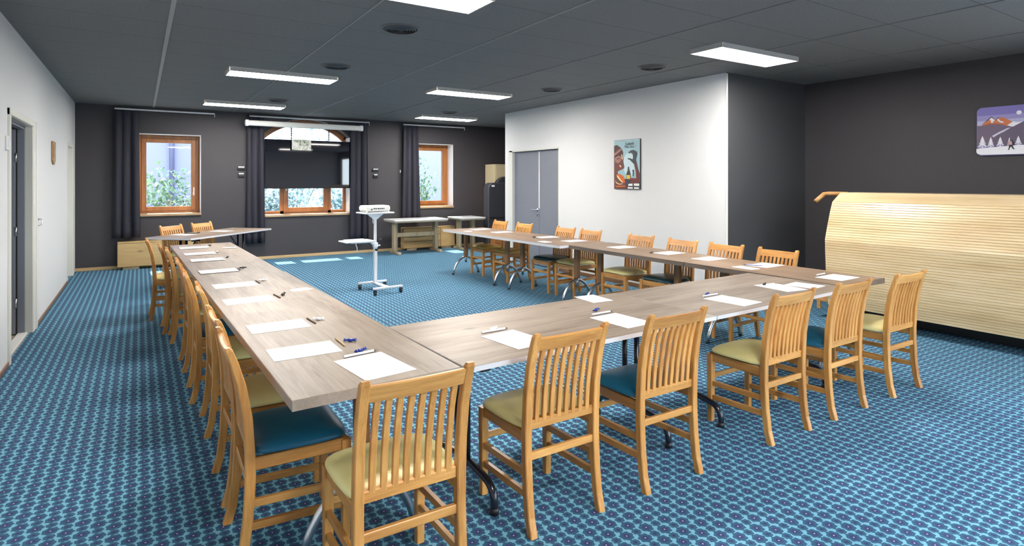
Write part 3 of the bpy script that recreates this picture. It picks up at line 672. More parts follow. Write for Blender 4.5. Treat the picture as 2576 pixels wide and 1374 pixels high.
# ------------------------------------------------------------------ tables
ZT = 0.75
def tabletop(t, L_, W, th, top, edge, lip=.004):
    g = G(); g.bb((-L_/2+.0012, -W/2+.0012, ZT-th+.001), (L_/2-.0012, W/2-.0012, ZT), .001); o = obj('tabletop', g, top, t)
    g = G()
    g.bb((-L_/2, -W/2, ZT-th), (L_/2, -W/2+.0015, ZT-.0015)); g.bb((-L_/2, W/2-.0015, ZT-th), (L_/2, W/2, ZT-.0015))
    g.bb((-L_/2, -W/2, ZT-th), (-L_/2+.0015, W/2, ZT-.0015)); g.bb((L_/2-.0015, -W/2, ZT-th), (L_/2, W/2, ZT-.0015))
    obj('edging', g, edge, t)
def arch_leg(t, x, th, yc=0.0):
    g = G(); g.bb((x-.033, yc-.027, .30), (x+.033, yc+.027, ZT-th-.012), .004); lg = obj('leg', g, M_['post_wood'], t)
    g = G(); g.bb((x-.05, yc-.16, ZT-th-.014), (x+.05, yc+.16, ZT-th), .004); obj('mount_plate', g, M_['black_plastic'], lg)
    g = G(); g.cyl((x, yc, .19), (x, yc, .305), .019, 18); obj('ferrule', g, M_['chrome'], lg)
    g = G(); pts = []
    for k in range(25):
        q_ = -1+k/12; pts.append((x, yc+.245*q_, .012+.268*(1-q_*q_)**.72))
    g.tube(pts, .0175, 12); obj('arch_foot', g, M_['chrome'], lg)
    for s in (-1, 1):
        g = G(); g.cyl((x, yc+s*.245, 0), (x, yc+s*.245, .022), .020, 14); obj('foot_cap', g, M_['black_plastic'], lg)
def fold_leg(t, x, W, th, reach=.30, brace=False):
    g = G()
    for s in (-1, 1): g.cyl((x, s*.05, .13), (x, s*.05, ZT-th-.03), .0165, 14)
    lg = obj('leg', g, M_['black_tube'], t)
    g = G(); pts = []
    for s in (-1, 1):
        arc = [(x, s*.0, .155), (x, s*.10, .150), (x, s*(reach-.09), .135)]
        for k in range(1, 7):
            a = k/6*PI/2; arc.append((x, s*(reach-.09+.09*math.sin(a)), .045+.09*math.cos(a)))
        arc.append((x, s*reach, .012)); pts = (arc[::-1] if s < 0 else pts+arc[1:]) if s < 0 else pts+arc[1:]
    g.tube(pts, .0185, 14); obj('foot_tube', g, M_['black_tube'], lg)
    for s in (-1, 1):
        g = G(); g.cyl((x, s*reach, 0), (x, s*reach, .03), .0215, 14); obj('foot_cap', g, M_['black_plastic'], lg)
    g = G(); g.cyl((x, -W/2+.10, ZT-th-.028), (x, W/2-.10, ZT-th-.028), .014, 12); obj('cross_tube', g, M_['black_tube'], lg)
    if not brace: return
    g = G(); sx = -1 if x > 0 else 1
    g.cyl((x, 0, .40), (x+sx*.28, 0, ZT-th-.02), .010, 10); obj('folding_brace', g, M_['black_tube'], lg)
def table(name, label, c, rot, L_, W, th, top, edge, legs, style, group, zoff=0.0):
    t = thing(name, label, 'table', (c[0], c[1], zoff), rot, group)
    tabletop(t, L_, W, th, M_[top], M_[edge])
    for x in legs: (arch_leg(t, x, th) if style == 'arch' else fold_leg(t, x, W, th, brace=W < .8))
    if style == 'fold':
        for x in (-L_/2+.13, L_/2-.13):
            g = G(); g.bb((x-.025, -W/2+.05, ZT-th-.03), (x+.025, -W/2+.09, ZT-th), .004); obj('latch', g, M_['black_plastic'], t)
    return t
GR = 'conference tables set in a hollow square'
table('conference_table', 'long pale oak table on chrome arch feet, its free end nearest the blue seated chair', (.772, 3.800), R(91.33), 3.19, .692, .040, 'table_top', 'edge', (-1.338, -.08, 1.40), 'arch', GR)
table('conference_table', 'long pale oak table by the door wall, its far end touching the slanted white table', (.697, 6.913), R(91.33), 3.01, .685, .036, 'table_top', 'edge', (-.96, .49, 1.19), 'arch', GR, -.004)
table('folding_table', 'folding table on black tube legs joined to the long oak table', (2.000, 2.645), R(2.0), 1.695, .855, .024, 'table_top', 'edge_white', (-.625, .575), 'fold', GR)
table('folding_table', 'folding table on black tube legs reaching to the brown table by the slatted bar front', (3.655, 2.703), R(2.0), 1.605, .855, .024, 'table_top', 'edge_white', (-.59, .66), 'fold', GR)
table('conference_table', 'brown table with dark edge standing before the slate return wall, near the slatted bar front', (4.807, 3.143), R(90), 1.52, .65, .042, 'table_dark', 'edge_brown', (-.55, .542), 'arch', GR, .003)
table('conference_table', 'brown table with dark edge and a rounded end butting the white edged table', (4.807, 4.812), R(90), 1.81, .65, .042, 'table_dark', 'edge_brown', (-.542, .69), 'arch', GR, .003)
table('conference_table', 'white edged table on chrome arch feet beside the grey double door', (4.715, 6.515), R(92.6), 1.525, .79, .034, 'table_dark', 'edge_white', (-.635, .55), 'arch', GR)
table('conference_table', 'white edged table with its free end towards the trestle tables', (4.647, 8.02), R(92.6), 1.475, .79, .034, 'table_dark', 'edge_white', (-.57, .66), 'arch', GR)
table('folding_table', 'pale folding table set aslant in front of the television', (.972, 10.125), R(45.3), 1.82, .75, .026, 'table_top', 'edge_white', (-.62, .62), 'fold', GR)

# ------------------------------------------------------------------ chairs
REAR = [(0.0, .0, .037), (.08, .022, .037), (.20, .037, .038), (.345, .045, .039), (.45, .044, .038), (.60, .035, .036), (.73, .014, .033), (.83, -.014, .030), (.875, -.031, .028), (.889, -.038, .018)]
def rear_at(z):
    for (za, ya, da), (zb, yb_, db) in zip(REAR, REAR[1:]):
        if za <= z <= zb:
            k = (z-za)/(zb-za); return -.213+ya+(yb_-ya)*k
    return -.213+REAR[-1][1]
def make_chair(label, seat_mat, seat_label):
    t = thing('slat_back_chair', label, 'chair', (0, 0, 0), 0, 'slat back chairs around the tables')
    SX = .193
    for s in (-1, 1):                                           # rear posts
        secs = []
        for z, y, d in REAR:
            w = .018 if z < .88 else .014; x = s*SX; yy = -.213+y; b = .004
            secs.append([(x-w+b, yy-d/2, z), (x+w-b, yy-d/2, z), (x+w, yy-d/2+b, z), (x+w, yy+d/2-b, z), (x+w-b, yy+d/2, z), (x-w+b, yy+d/2, z), (x-w, yy+d/2-b, z), (x-w, yy-d/2+b, z)])
        g = G(); g.strip(secs); obj('back_leg', g, M_['chair_Z'], t)
    for s in (-1, 1):                                           # front legs, slightly tapered
        secs = []
        for z, w in ((0, .0165), (.25, .0185), (.43, .0195)):
            x = s*SX; y = .212; b = .003
            secs.append([(x-w+b, y-w, z), (x+w-b, y-w, z), (x+w, y-w+b, z), (x+w, y+w-b, z), (x+w-b, y+w, z), (x-w+b, y+w, z), (x-w, y+w-b, z), (x-w, y-w+b, z)])
        g = G(); g.strip(secs); obj('front_leg', g, M_['chair_Z'], t)
    g = G()                                                     # apron
    g.bb((-SX, .198, .385), (SX, .222, .437), .003)
    obj('front_apron', g, M_['chair_X'], t)
    for s in (-1, 1):
        g = G(); g.bb((s*SX-.010, -.16, .385), (s*SX+.010, .20, .437), .003); obj('side_apron', g, M_['chair_Y'], t)
    def rail(name, z0, z1, yo=0.0, th=.021, bow=0.0):
        g = G(); secs = []
        for k in range(9):
            u = -1+k/4; x = u*(SX-.012); y0 = rear_at(z0)+yo-bow*(1-u*u); y1 = rear_at(z1)+yo-bow*(1-u*u)
            secs.append([(x, y0-th/2, z0), (x, y0+th/2, z0), (x, y1+th/2, z1-.004), (x, y1+th/2-.004, z1), (x, y1-th/2+.004, z1), (x, y1-th/2, z1-.004)])
        g.strip(secs); return obj(name, g, M_['chair_X'], t)
    rail('top_rail', .808, .868, bow=.010)
    rail('lower_rail', .447, .488, .004)
    g = G()                                                     # eight curved slats
    for k in range(8):
        x = -.1435+.041*k; secs = []
        for j in range(11):
            z = .475+(.822-.475)*j/10; y = rear_at(z)+.001-.010*max(0, (z-.5)/.35)*(1-(x/SX)**2)
            secs.append([(x-.0115, y-.006, z), (x-.0095, y-.008, z), (x+.0095, y-.008, z), (x+.0115, y-.006, z), (x+.0115, y+.006, z), (x-.0115, y+.006, z)])
        g.strip(secs)
    obj('back_slats', g, M_['chair_Z'], t)
    for s in (-1, 1):
        for z in (.250, .160):
            g = G(); yr = rear_at(z)
            secs = [[(s*SX-.009, y, z-.015+dz), (s*SX+.009, y, z-.015+dz), (s*SX+.009, y, z+.015+dz), (s*SX-.009, y, z+.015+dz)] for y, dz in ((yr+.005, .006), (.205, -.006))]
            g.strip(secs); obj('side_stretcher', g, M_['chair_Y'], t)
    g = G(); g.bb((-SX, .203, .270), (SX, .221, .300), .003); obj('front_stretcher', g, M_['chair_X'], t)
    g = G(); y = rear_at(.328); g.bb((-SX, y-.010, .312), (SX, y+.010, .346), .003); obj('rear_stretcher', g, M_['chair_X'], t)
    # cushion
    bm = bmesh.new(); n = 16; top = []; bot = []
    def pt(u, v):
        k = 1.0-.06*max(0, -v); hw = .222*k; x = u*hw; yv = .028+v*.198
        # rounded corners
        m = (abs(u)**6+abs(v)**6)**(1/6) if (u or v) else 0
        mm = max(abs(u), abs(v)); f = mm/m if m > 0 else 1
        return x*f, .028+v*.198*f, mm
    for j in range(n+1):
        rt = []; rb = []
        for i in range(n+1):
            u = math.sin((-1+2*i/n)*PI/2); v = math.sin((-1+2*j/n)*PI/2); x, y, mm = pt(u, v)
            e = (1-mm**8)**.5 if mm < 1 else 0
            z = .452+.030*e+.019*(1-u*u)*(1-v*v)
            rt.append(bm.verts.new((x, y, z))); 
            zb = .452-.014*e if mm < 1 else .452
            rb.append(rt[-1] if mm > .9999 else bm.verts.new((x, y, zb)))
        top.append(rt); bot.append(rb)
    for j in range(n):
        for i in range(n):
            bm.faces.new((top[j][i], top[j][i+1], top[j+1][i+1], top[j+1][i])).smooth = True
            q = [bot[j][i], bot[j+1][i], bot[j+1][i+1], bot[j][i+1]]
            if len(set(q)) == 4 and not all(v in (top[j][i], top[j+1][i], top[j+1][i+1], top[j][i+1]) for v in q):
                try: bm.faces.new(q).smooth = True
                except ValueError: pass
    me = bpy.data.meshes.new('seat'); bm.to_mesh(me); bm.free(); me.materials.append(M_[seat_mat])
    o = bpy.data.objects.new('seat', me); COL.objects.link(o); o.parent = t; o['label'] = seat_label
    return t
protos = {}
SEATL = {'yellow_seat': 'yellow-green vinyl seat cushion', 'teal_seat': 'blue-green vinyl seat cushion', 'mustard_seat': 'mustard vinyl seat cushion', 'green_seat': 'dark green vinyl seat cushion'}
rndc = random.Random(3)
def chair(x, y, rot, sm, label):
    rot = rot+rndc.uniform(-.018, .018)
    if sm not in protos:
        protos[sm] = make_chair(label, sm, SEATL[sm]); protos[sm].location = (x, y, 0); protos[sm].rotation_euler = (0, 0, rot)
    else: dup(protos[sm], (x, y, 0), rot, label)
Yl, Te, Mu, Gr = 'yellow_seat', 'teal_seat', 'mustard_seat', 'green_seat'
# row with its back to the camera
chair(.815, 2.110, 0, Yl, 'yellow seated slat back oak chair at the free end of the long oak table')
chair(1.626, 2.296, 0, Yl, "yellow seated slat back chair between the oak table's free end and a blue seated chair")
chair(2.305, 2.285, 0, Te, 'blue seated slat back oak chair at the middle of the folding tables')
chair(3.306, 2.278, 0, Yl, 'yellow seated slat back chair between the two blue seated ones at the folding tables')
chair(3.980, 2.276, 0, Te, 'blue seated slat back oak chair second from the slatted bar front')
chair(4.735, 2.262, 0, Yl, 'yellow seated slat back oak chair closest to the slatted bar front')
# row along the door wall
for (fx, y), sm, lb in zip([(.330, 2.714), (.342, 3.265), (.345, 4.14), (.308, 4.80), (.30, 5.60), (.255, 6.605), (.205, 7.055), (.10, 7.78)],
                           [Te, Yl, Yl, Te, Yl, Yl, Yl, Yl],
                           ['blue seated slat back chair under the free end of the long oak table', 'slat back chair second from the free end of the long oak table, yellow seat', 'slat back chair third from the free end of the long oak table, yellow seat',
                            'slat back chair fourth from the free end of the long oak table, mostly hidden', 'slat back chair fifth from the free end, by the join of the oak tables', 'slat back chair sixth from the free end in the door wall row', 'slat back chair second from the radiator end of the door wall row', 'slat back chair at the radiator end of the door wall row']):
    chair(fx+.213, y, R(-90), sm, lb)
# two chairs behind the slanted table
chair(.565, 10.03, R(-136), Yl, 'slat back chair behind the slanted table, under the window by the door wall')
chair(1.005, 10.475, R(-136), Yl, 'slat back chair behind the slanted table, on the television side')
# row along the partition
for (x, y), sm, lb in zip([(4.92, 8.44), (4.925, 7.71), (4.955, 6.69), (4.985, 6.17), (4.985, 5.22), (4.985, 4.57), (4.985, 3.98), (4.985, 3.39)],
                          [Mu, Mu, Gr, Yl, Yl, Gr, Yl, Yl],
                          ['mustard seated slat back chair at the trestle table end of the partition row', 'mustard seated slat back chair in front of the leaf edge of the grey double door', 'dark green seated slat back chair in front of the grey double door', 'yellow seated slat back chair by the join of white edged and brown tables',
                           'yellow-green seated slat back chair under the wall poster', 'dark green seated slat back chair by the white partition, behind the brown table', 'slat back chair at the end of the white partition, behind the brown table', 'slat back chair before the slate return wall, behind the brown table']):
    chair(x, y, R(90), sm, lb)

# ------------------------------------------------------------------ papers, pencils and sweets
ZP = ZT+.0012
def paper(x, y, rot, label, w=.212, l=.300, z=ZP, grp='white paper sheets laid on the tables'):
    g = G(); g.box((0, 0, 0), (w, l, .0016)); o = obj('paper_sheet', g, M_['paper'], None, (x, y, z), rot); return tag(o, label, 'paper', grp)
def note(x, y, rot, label, w=.15, l=.10, z=ZP):
    rn = random.Random(int(x*100)); pl = [(-w/2, -l/2+.01), (-w/4, -l/2), (w/2, -l/2+.005), (w/2-.008, l/2), (-w/4, l/2-.004), (-w/2+.004, l/2-.02)]
    g = G(); g.prism(pl, 0, .002); o = obj('paper_note', g, M_['paper'], None, (x, y, z-.001), rot); return tag(o, label, 'paper', 'small loose paper notes')
def pencil(x, y, rot, label, m='pencil_wood', z=ZT, ln=.165, r=.0042):
    t = thing('pencil', label, 'pencil', (x, y, z), rot, 'pencils laid beside the papers')
    g = G(); g.cyl((0, -ln/2, r), (0, ln/2-.018, r), r, 6, smooth=False); obj('barrel', g, M_[m], t)
    g = G(); g.cyl((0, ln/2-.018, r), (0, ln/2, r), r*.95, 8, r2=.0006); obj('tip', g, M_['pencil_dark'] if m != 'pencil_dark' else M_['pencil_wood'], t)
def sweet(x, y, rot, label, m, z=ZT):
    g = G(); g.sph((0, 0, .009), .013, (1.25, .85, .68), 14, 8)
    for s in (-1, 1):
        secs = []
        for k, (d, w) in enumerate(((.013, .003), (.020, .009), (.030, .014))):
            secs.append([(s*d, -w, .006+.001*k), (s*d, 0, .013+.003*k), (s*d, w, .006), (s*d, 0, .004)])
        g.strip(secs, True)
    o = obj('wrapped_sweet', g, M_[m], None, (x, y, z), rot); return tag(o, label, 'sweet', 'wrapped sweets beside the papers')
F_, YAW, HZ, H_ = 1468.6, 0.5678, 457.0, 1.54
def at(u, v, z=ZT):                                   # where a sighted point of the photograph lies at height z
    a, b = (u-1288)/F_, (HZ-v)/F_; d = (math.cos(YAW)*a+math.sin(YAW), -math.sin(YAW)*a+math.cos(YAW), b); k = (z-H_)/d[2]
    return d[0]*k, d[1]*k
ORD = ['first', 'second', 'third', 'fourth', 'fifth', 'sixth', 'seventh', 'eighth']
# door wall row: sheet, pencil, sweet
left = [(.645, 2.885, 'pencil_wood', 'sweet_blue', (881, 860), (855, 862)), (.640, 3.27, 'pencil_dark', 'sweet_white', (801, 806), (782, 808)), (.615, 3.98, 'pencil_dark', 'sweet_black', (712.5, 742.5), (696, 746)), (.595, 4.61, 'pencil_dark', 'sweet_white', (662, 706.6), (648, 710)),
        (.575, 5.72, 'pencil_dark', 'sweet_black', (611, 675.7), (600, 677)), (.55, 6.50, 'pencil_white', 'sweet_black', (572, 649), (559, 650)), (.54, 7.22, 'pencil_white', 'sweet_white', (546, 634.8), (536, 635.5)), (.50, 8.05, 'pencil_white', 'sweet_black', (528, 619), (521, 621))]
PX_ = [[(665, 882), (833, 856), (864, 883), (685, 914)], [(613, 825), (760, 800.5), (784, 817), (633, 845)], [(556.6, 756), (677, 741), (694, 754.6), (572, 772)], [(529, 720), (640.6, 705.7), (651, 714), (541, 731)],
       [(493.6, 683), (593, 674), (607, 681), (499, 690)], [(481, 655.5), (554, 647), (563, 653), (488, 659)], [(455, 639.5), (532, 633.4), (538, 639), (460, 643)], [(444, 623.7), (516, 620), (520, 623.7), (448, 627)]]
def mid4(P):
    q = [at(*p) for p in P]; return sum(a[0] for a in q)/4, sum(a[1] for a in q)/4
for k in range(8):
    x, y = mid4(PX_[k]); _, _, pm, sm, sp, pp = left[k]
    x = max(x, .61-.012*(y-2.9))
    paper(x, y, R(90+1+rndc.uniform(-2, 2)), 'white paper sheet in the door wall row, %s from the free table end' % ORD[k])
    px, py = at(*pp); pencil(px, py, R(3+rndc.uniform(-3, 3)), 'pencil beside the %s paper sheet from the free end in the door wall row' % ORD[k], pm)
    px, py = at(*sp); sweet(px, py, rndc.uniform(0, 3), '%s sweet beyond the pencil of the %s sheet in the door wall row' % ({'sweet_blue': 'blue', 'sweet_white': 'white', 'sweet_black': 'black'}[sm], ORD[k]), sm)
x, y = mid4([(728, 728.7), (760, 721), (789, 728.7), (744.6, 737)]); note(x, y, R(10), 'torn white note by the inner edge of the long oak table')
x, y = mid4([(560, 623), (593, 621), (596, 624), (562, 626)]); note(x, y, R(0), 'white note by the inner edge of the oak table near the slanted table')
# sheets in front of the chairs with their backs to the camera
front = [([(848, 911), (964, 887), (1041, 930), (910, 957)], (858, 903, 955, 882), (907, 886), 'sweet_blue', 'large white sheet at the free end of the long oak table'),
         ([(1219, 847), (1307, 828.5), (1362, 858), (1301, 885)], (1209, 840, 1280, 827.5), (1241, 831), 'sweet_white', 'white sheet on the folding table next to the oak table'),
         ([(1486, 799.6), (1553.5, 787), (1640, 812), (1579, 830)], (1486, 795, 1544, 784.5), (1499.6, 782.6), 'sweet_blue', 'white sheet before the middle blue seated chair'),
         ([(1772, 749.5), (1812, 741.5), (1923, 764), (1870, 773)], (1767, 747.6, 1811, 741), (1778.6, 742.8), 'sweet_blue', 'white sheet before the yellow chair between blue ones'),
         ([(1924, 722), (1966, 718.6), (2001, 722.5), (1960, 731)], (1921, 722, 1954, 716), (1923, 717.6), 'sweet_black', 'white sheet lying askew near the join with the brown table')]
for P, pc, s_, smt, lb in front:
    x, y = mid4(P); a = at(*P[0]); b = at(*P[1]); rot = math.atan2(b[1]-a[1], b[0]-a[0])
    big = 1.08 if y < 2.8 and x < 1 else 1.0
    paper(x, y, max(-.12, min(.12, rot)), lb, .212*big, .30*big)
    a = at(pc[0], pc[1]); b = at(pc[2], pc[3]); rot = math.atan2(b[1]-a[1], b[0]-a[0])
    pencil((a[0]+b[0])/2, (a[1]+b[1])/2, max(-.15, min(.15, rot))-PI/2, 'white pencil along the '+lb.split('white ')[1], 'pencil_white', r=.006)
    x, y = at(*s_); sweet(x, y, .5, '%s sweet lying by the %s' % (smt[6:], lb.split('white ')[1]), smt)
x, y = mid4([(1451, 752), (1500.5, 744), (1539, 749.5), (1479, 763)]); paper(x, y, R(-4), 'small white sheet by the inner edge of the folding table', .16, .22)
x, y = 4.26, 2.545; paper(x, y, R(8), 'white sheet half hidden between the two chairs next to the slatted bar front', .20, .22)
# sheets along the partition side
ZF = ZT+.003
rightp = [([(1527, 620.6), (1554, 619.5), (1600, 622.6), (1574, 625.6)], ZF, 'white sheet under the wall poster, on the brown table'), ([(1644, 635.7), (1673, 633), (1723, 637.7), (1695, 641)], ZF, 'white sheet with a dark sweet beside it on the brown table'),
          ([(1741, 650), (1774, 647), (1826, 652), (1796, 656)], ZF, 'white sheet on the brown table by the corner of the white partition'), ([(1879, 666), (1925, 662), (1974, 669), (1921.5, 674)], ZF, 'white sheet with a dark pen on the brown table before the slate return wall'),
          ([(2063, 694), (2098, 693), (2149, 701), (2118, 706)], ZF, 'white sheet on the brown table beside the slatted bar front'),
          ([(1181.5, 578), (1225, 574.6), (1232, 575.6), (1190, 581)], ZT, 'white sheet at the free end of the white edged tables'), ([(1234.5, 585.5), (1277, 581.5), (1290, 583), (1245, 587.5)], ZT, 'white sheet second from the free end of the white edged tables'),
          ([(1347, 596.4), (1385, 593.7), (1407, 597), (1366, 600.5)], ZT, 'white sheet third from the free end of the white edged tables'), ([(1408, 607.4), (1447, 602.4), (1479, 605.4), (1440.6, 610)], ZT, 'white sheet fourth from the free end of the white edged tables')]
for P, z, lb in rightp:
    q = [at(p[0], p[1], z) for p in P]; x = sum(a[0] for a in q)/4; y = sum(a[1] for a in q)/4
    paper(x, y, R(90+rndc.uniform(-4, 4)), lb, z=z+.0012)
q = [at(u, v, ZF) for u, v in [(1844, 672), (1865, 670), (1910, 677), (1885, 678)]]; note(sum(a[0] for a in q)/4, sum(a[1] for a in q)/4, R(85), 'white note at the inner edge of the brown table', .22, .13, ZF+.0012)
q = at(1177, 582); note(q[0], q[1], R(80), 'white note on the inner edge of the white edged table, free end', .16, .11)
q = at(1370, 608.8); note(q[0], q[1], R(85), 'white note on the inner edge of the white edged table, brown table end', .2, .13)
q = at(1639, 637, ZF); sweet(q[0], q[1], .4, 'dark sweet on the brown table beside the sheet by the poster', 'sweet_black', ZF)
q = at(1344.6, 597.7); sweet(q[0], q[1], .4, 'dark sweet beside the third sheet of the white edged tables', 'sweet_black')
q = at(1893, 668.5, ZF); pencil(q[0], q[1], R(30), 'dark blue pen lying at the sheet before the slate return wall', 'sweet_blue', ZF, r=.006)
q = at(2066, 691.5, ZF); pencil(q[0], q[1], R(-85), 'white pencil beside the sheet next to the slatted bar front', 'pencil_white', ZF, r=.006)
paper(.55, 9.95, R(45), 'white sheet on the slanted table by the chair under the window'); paper(1.10, 10.33, R(45), 'white sheet on the slanted table, on the television side')
q = at(478, 588); pencil(q[0], q[1], R(80), 'dark pencil on the slanted table', 'pencil_dark', r=.007, ln=.2); sweet(q[0]+.12, q[1]+.05, 1, 'dark sweet on the slanted table', 'sweet_black')

# ------------------------------------------------------------------ projector and its rolling stand
t = thing('projector_stand', 'white rolling projector stand on black casters inside the table square', 'stand', (2.84, 8.09, 0), R(4))
g = G(); g.bb((-.215, -.455, .075), (.215, -.415, .105), .006); obj('base_bar', g, M_['white_metal'], t)
g = G(); g.bb((-.215, .075, .075), (.215, .115, .105), .006); obj('base_bar', g, M_['white_metal'], t)
g = G(); g.bb((-.03, -.43, .077), (.03, .09, .103), .006); obj('base_beam', g, M_['white_metal'], t)
for sx in (-.19, .19):
    for sy in (-.435, .095):
        c = G(); c.cyl((sx-.014, sy, .027), (sx+.014, sy, .027), .027, 18); w = obj('caster', c, M_['black_plastic'], t)
        c = G(); c.bb((sx-.022, sy-.008, .03), (sx-.016, sy+.014, .07)); c.bb((sx+.016, sy-.008, .03), (sx+.022, sy+.014, .07)); c.cyl((sx, sy, .06), (sx, sy, .078), .014, 12); obj('caster_fork', c, M_['black_plastic'], w)
g = G(); g.bb((-.026, -.02, .10), (.026, .02, .64), .008); obj('pole', g, M_['white_metal'], t)
g = G(); g.bb((-.019, -.014, .60), (.019, .014, 1.06), .006); obj('inner_pole', g, M_['white_metal'], t)
g = G(); g.bb((-.034, -.028, .60), (.034, .028, .67), .006); g.cyl((.03, 0, .625), (.075, 0, .625), .010, 10); cl = obj('clamp_collar', g, M_['white_metal'], t)
g = G(); g.cyl((.0, -.028, .57), (.0, -.055, .57), .017, 12); g.cyl((.05, -.01, .70), (.085, -.02, .715), .012, 10); obj('clamp_knob', g, M_['black_plastic'], t)
g = G(); g.bb((-.225, -.165, 1.085), (.225, .165, 1.107), .008); sh = obj('top_shelf', g, M_['white_metal'], t)
g = G(); g.strip([[(-.13, -.02, 1.085), (-.13, .02, 1.085), (.13, .02, 1.085), (.13, -.02, 1.085)], [(-.022, -.016, 1.0), (-.022, .016, 1.0), (.022, .016, 1.0), (.022, -.016, 1.0)]]); obj('shelf_support', g, M_['white_metal'], sh)
def hook(x, y, z, par):
    g = G(); g.tube([(x, y, z), (x, y, z-.03), (x+.012, y-.005, z-.06), (x+.014, y-.005, z-.13)], .006, 8); obj('hook', g, M_['white_metal'], par)
hook(-.11, -.14, 1.085, sh)
g = G(); g.bb((-.49, -.16, .695), (-.06, .14, .715), .008); g.bb((-.43, -.13, .715), (-.14, .11, .727), .006); s2 = obj('side_shelf', g, M_['white_metal'], t)
g = G(); g.bb((-.36, -.02, .672), (-.02, .02, .695), .004); g.strip([[(-.10, -.018, .70), (-.10, .018, .70), (-.02, .018, .70), (-.02, -.018, .70)], [(-.035, -.018, .63), (-.035, .018, .63), (-.02, .018, .63), (-.02, -.018, .63)]]); obj('shelf_support', g, M_['white_metal'], s2)
hook(-.34, -.14, .69, s2)
t = thing('projector', 'white projector with dark rear sockets on the top shelf of the rolling stand', 'projector', (2.825, 8.07, 1.107), R(4))
g = G(); g.bb((-.19, -.125, .012), (.19, .125, .095), .022); g.bb((-.175, -.11, .0), (-.15, -.08, .02), .004); g.bb((.15, -.11, .0), (.175, -.08, .02), .004); g.bb((-.02, .08, .0), (.02, .11, .02), .004); obj('projector_body', g, M_['projector'], t)
g = G(); g.cyl((.10, .12, .055), (.10, .14, .055), .032, 20); obj('lens', g, M_['black_plastic'], t)
g = G()
g.bb((-.105, -.128, .028), (-.088, -.123, .052), .002)
for a, b in ((-.07, -.045), (-.04, -.02), (-.01, .022), (.028, .045), (.05, .075), (.08, .095)): g.bb((a, -.128, .045), (b, -.123, .060), .002)
obj('sockets', g, M_['black_plastic'], t)

# ------------------------------------------------------------------ slatted bar front along the right wall
t = thing('bar_counter', 'long bulging bar counter of pale horizontal wooden slats along the charcoal wall', 'bar counter', (0, 0, 0))
PROF = [(6.487, .165), (6.463, .30), (6.447, .45), (6.435, .60), (6.426, .75), (6.420, .895), (6.447, .98), (6.478, 1.075), (6.510, 1.165), (6.543, 1.25), (6.572, 1.315)]
def prof(s):
    ds = [math.dist(a, b) for a, b in zip(PROF, PROF[1:])]; T = sum(ds); s *= T
    for d, a, b in zip(ds, PROF, PROF[1:]):
        if s <= d: k = s/d; return (a[0]+(b[0]-a[0])*k, a[1]+(b[1]-a[1])*k)
        s -= d
    return PROF[-1]
YA, YB_ = .55, 3.60
ns = 44; ring_o = []; gap = .0016
for k in range(ns):
    for e in (0.05, .13, .87, .95):
        x, z = prof((k+e)/ns); dxn = .0065 if e in (.05, .95) else 0.0
        ring_o.append((x+dxn, z))
back = [(x+.03, z) for x, z in [PROF[-1], PROF[7], PROF[5], PROF[0]]]
g = G(); secs = [[(x, y, z) for x, z in ring_o+back] for y in (YA, YB_)]
g.strip(secs); obj('slatted_front', g, M_['bench_wood'], t)
g = G(); secs = [[(x, y, z) for x, z in [(6.578, 1.317), (6.745, 1.416), (7.20, 1.416), (7.20, 1.385), (6.76, 1.385), (6.60, 1.295)]] for y in (YA, YB_)]
g.strip(secs); obj('counter_top', g, M_['bench_wood'], t)
g = G(); g.bb((7.10, YA, .02), (7.18, YB_-.02, 1.385), .004); obj('back_panel', g, M_['bracket_wood'], t)
g = G(); g.bb((6.88, YA, 0), (7.10, YB_-.04, .22), .004); obj('plinth', g, M_['black_plastic'], t)
g = G(); g.bb((6.50, YB_-.01, .185), (6.86, YB_+.16, .215), .005); g.bb((6.50, YB_+.10, .10), (6.53, YB_+.14, .19), .004); obj('bottom_board', g, M_['bracket_wood'], t)
for y in (YA+.02, YB_-.03):
    g = G(); Mr = Matrix(((1, 0, 0, 0), (0, 0, 1, 0), (0, 1, 0, 0), (0, 0, 0, 1)))
    pl = [(x+.032, z) for x, z in PROF]+[(6.76, 1.383), (7.10, 1.383), (7.10, .2), (6.6, .2)]
    g.prism(pl, y-.01, y+.01, Mr); obj('end_rib', g, M_['bracket_wood'], t)
g = G(); g.tube([(6.80, YB_-.05, 1.398), (6.79, YB_+.17, 1.398), (6.76, YB_+.20, 1.392), (6.62, YB_+.22, 1.31)], .027, 10); obj('rail_bracket', g, M_['bracket_wood'], t)
# ------------------------------------------------------------------ wall pictures
def art(par, base, du, dv, nrm, shapes, name='print'):
    """flat coloured shapes (u right, v down, metres) stacked on a board"""
    g = G(); mats = []; base, du, dv, nrm = map(Vector, (base, du, dv, nrm))
    for i, (colr, pts) in enumerate(shapes):
        if colr not in mats: mats.append(colr)
        g.mi = mats.index(colr); h0, h1 = .0004*i, .0004*i+.0006
        if i == 0: h0 = 0
        t = bmesh.new()
        lo = [t.verts.new(base+du*u+dv*v+nrm*h0) for u, v in pts]; hi = [t.verts.new(base+du*u+dv*v+nrm*h1) for u, v in pts]; n = len(pts)
        t.faces.new(hi)
        for k in range(n): t.faces.new((lo[k], lo[(k+1) % n], hi[(k+1) % n], hi[k]))
        bmesh.ops.recalc_face_normals(t, faces=t.faces)
        g._add(t)
    return obj(name, g, [mat('print_%02x%02x%02x' % tuple(int(c*255) for c in cc), cc, .5) for cc in mats], par)
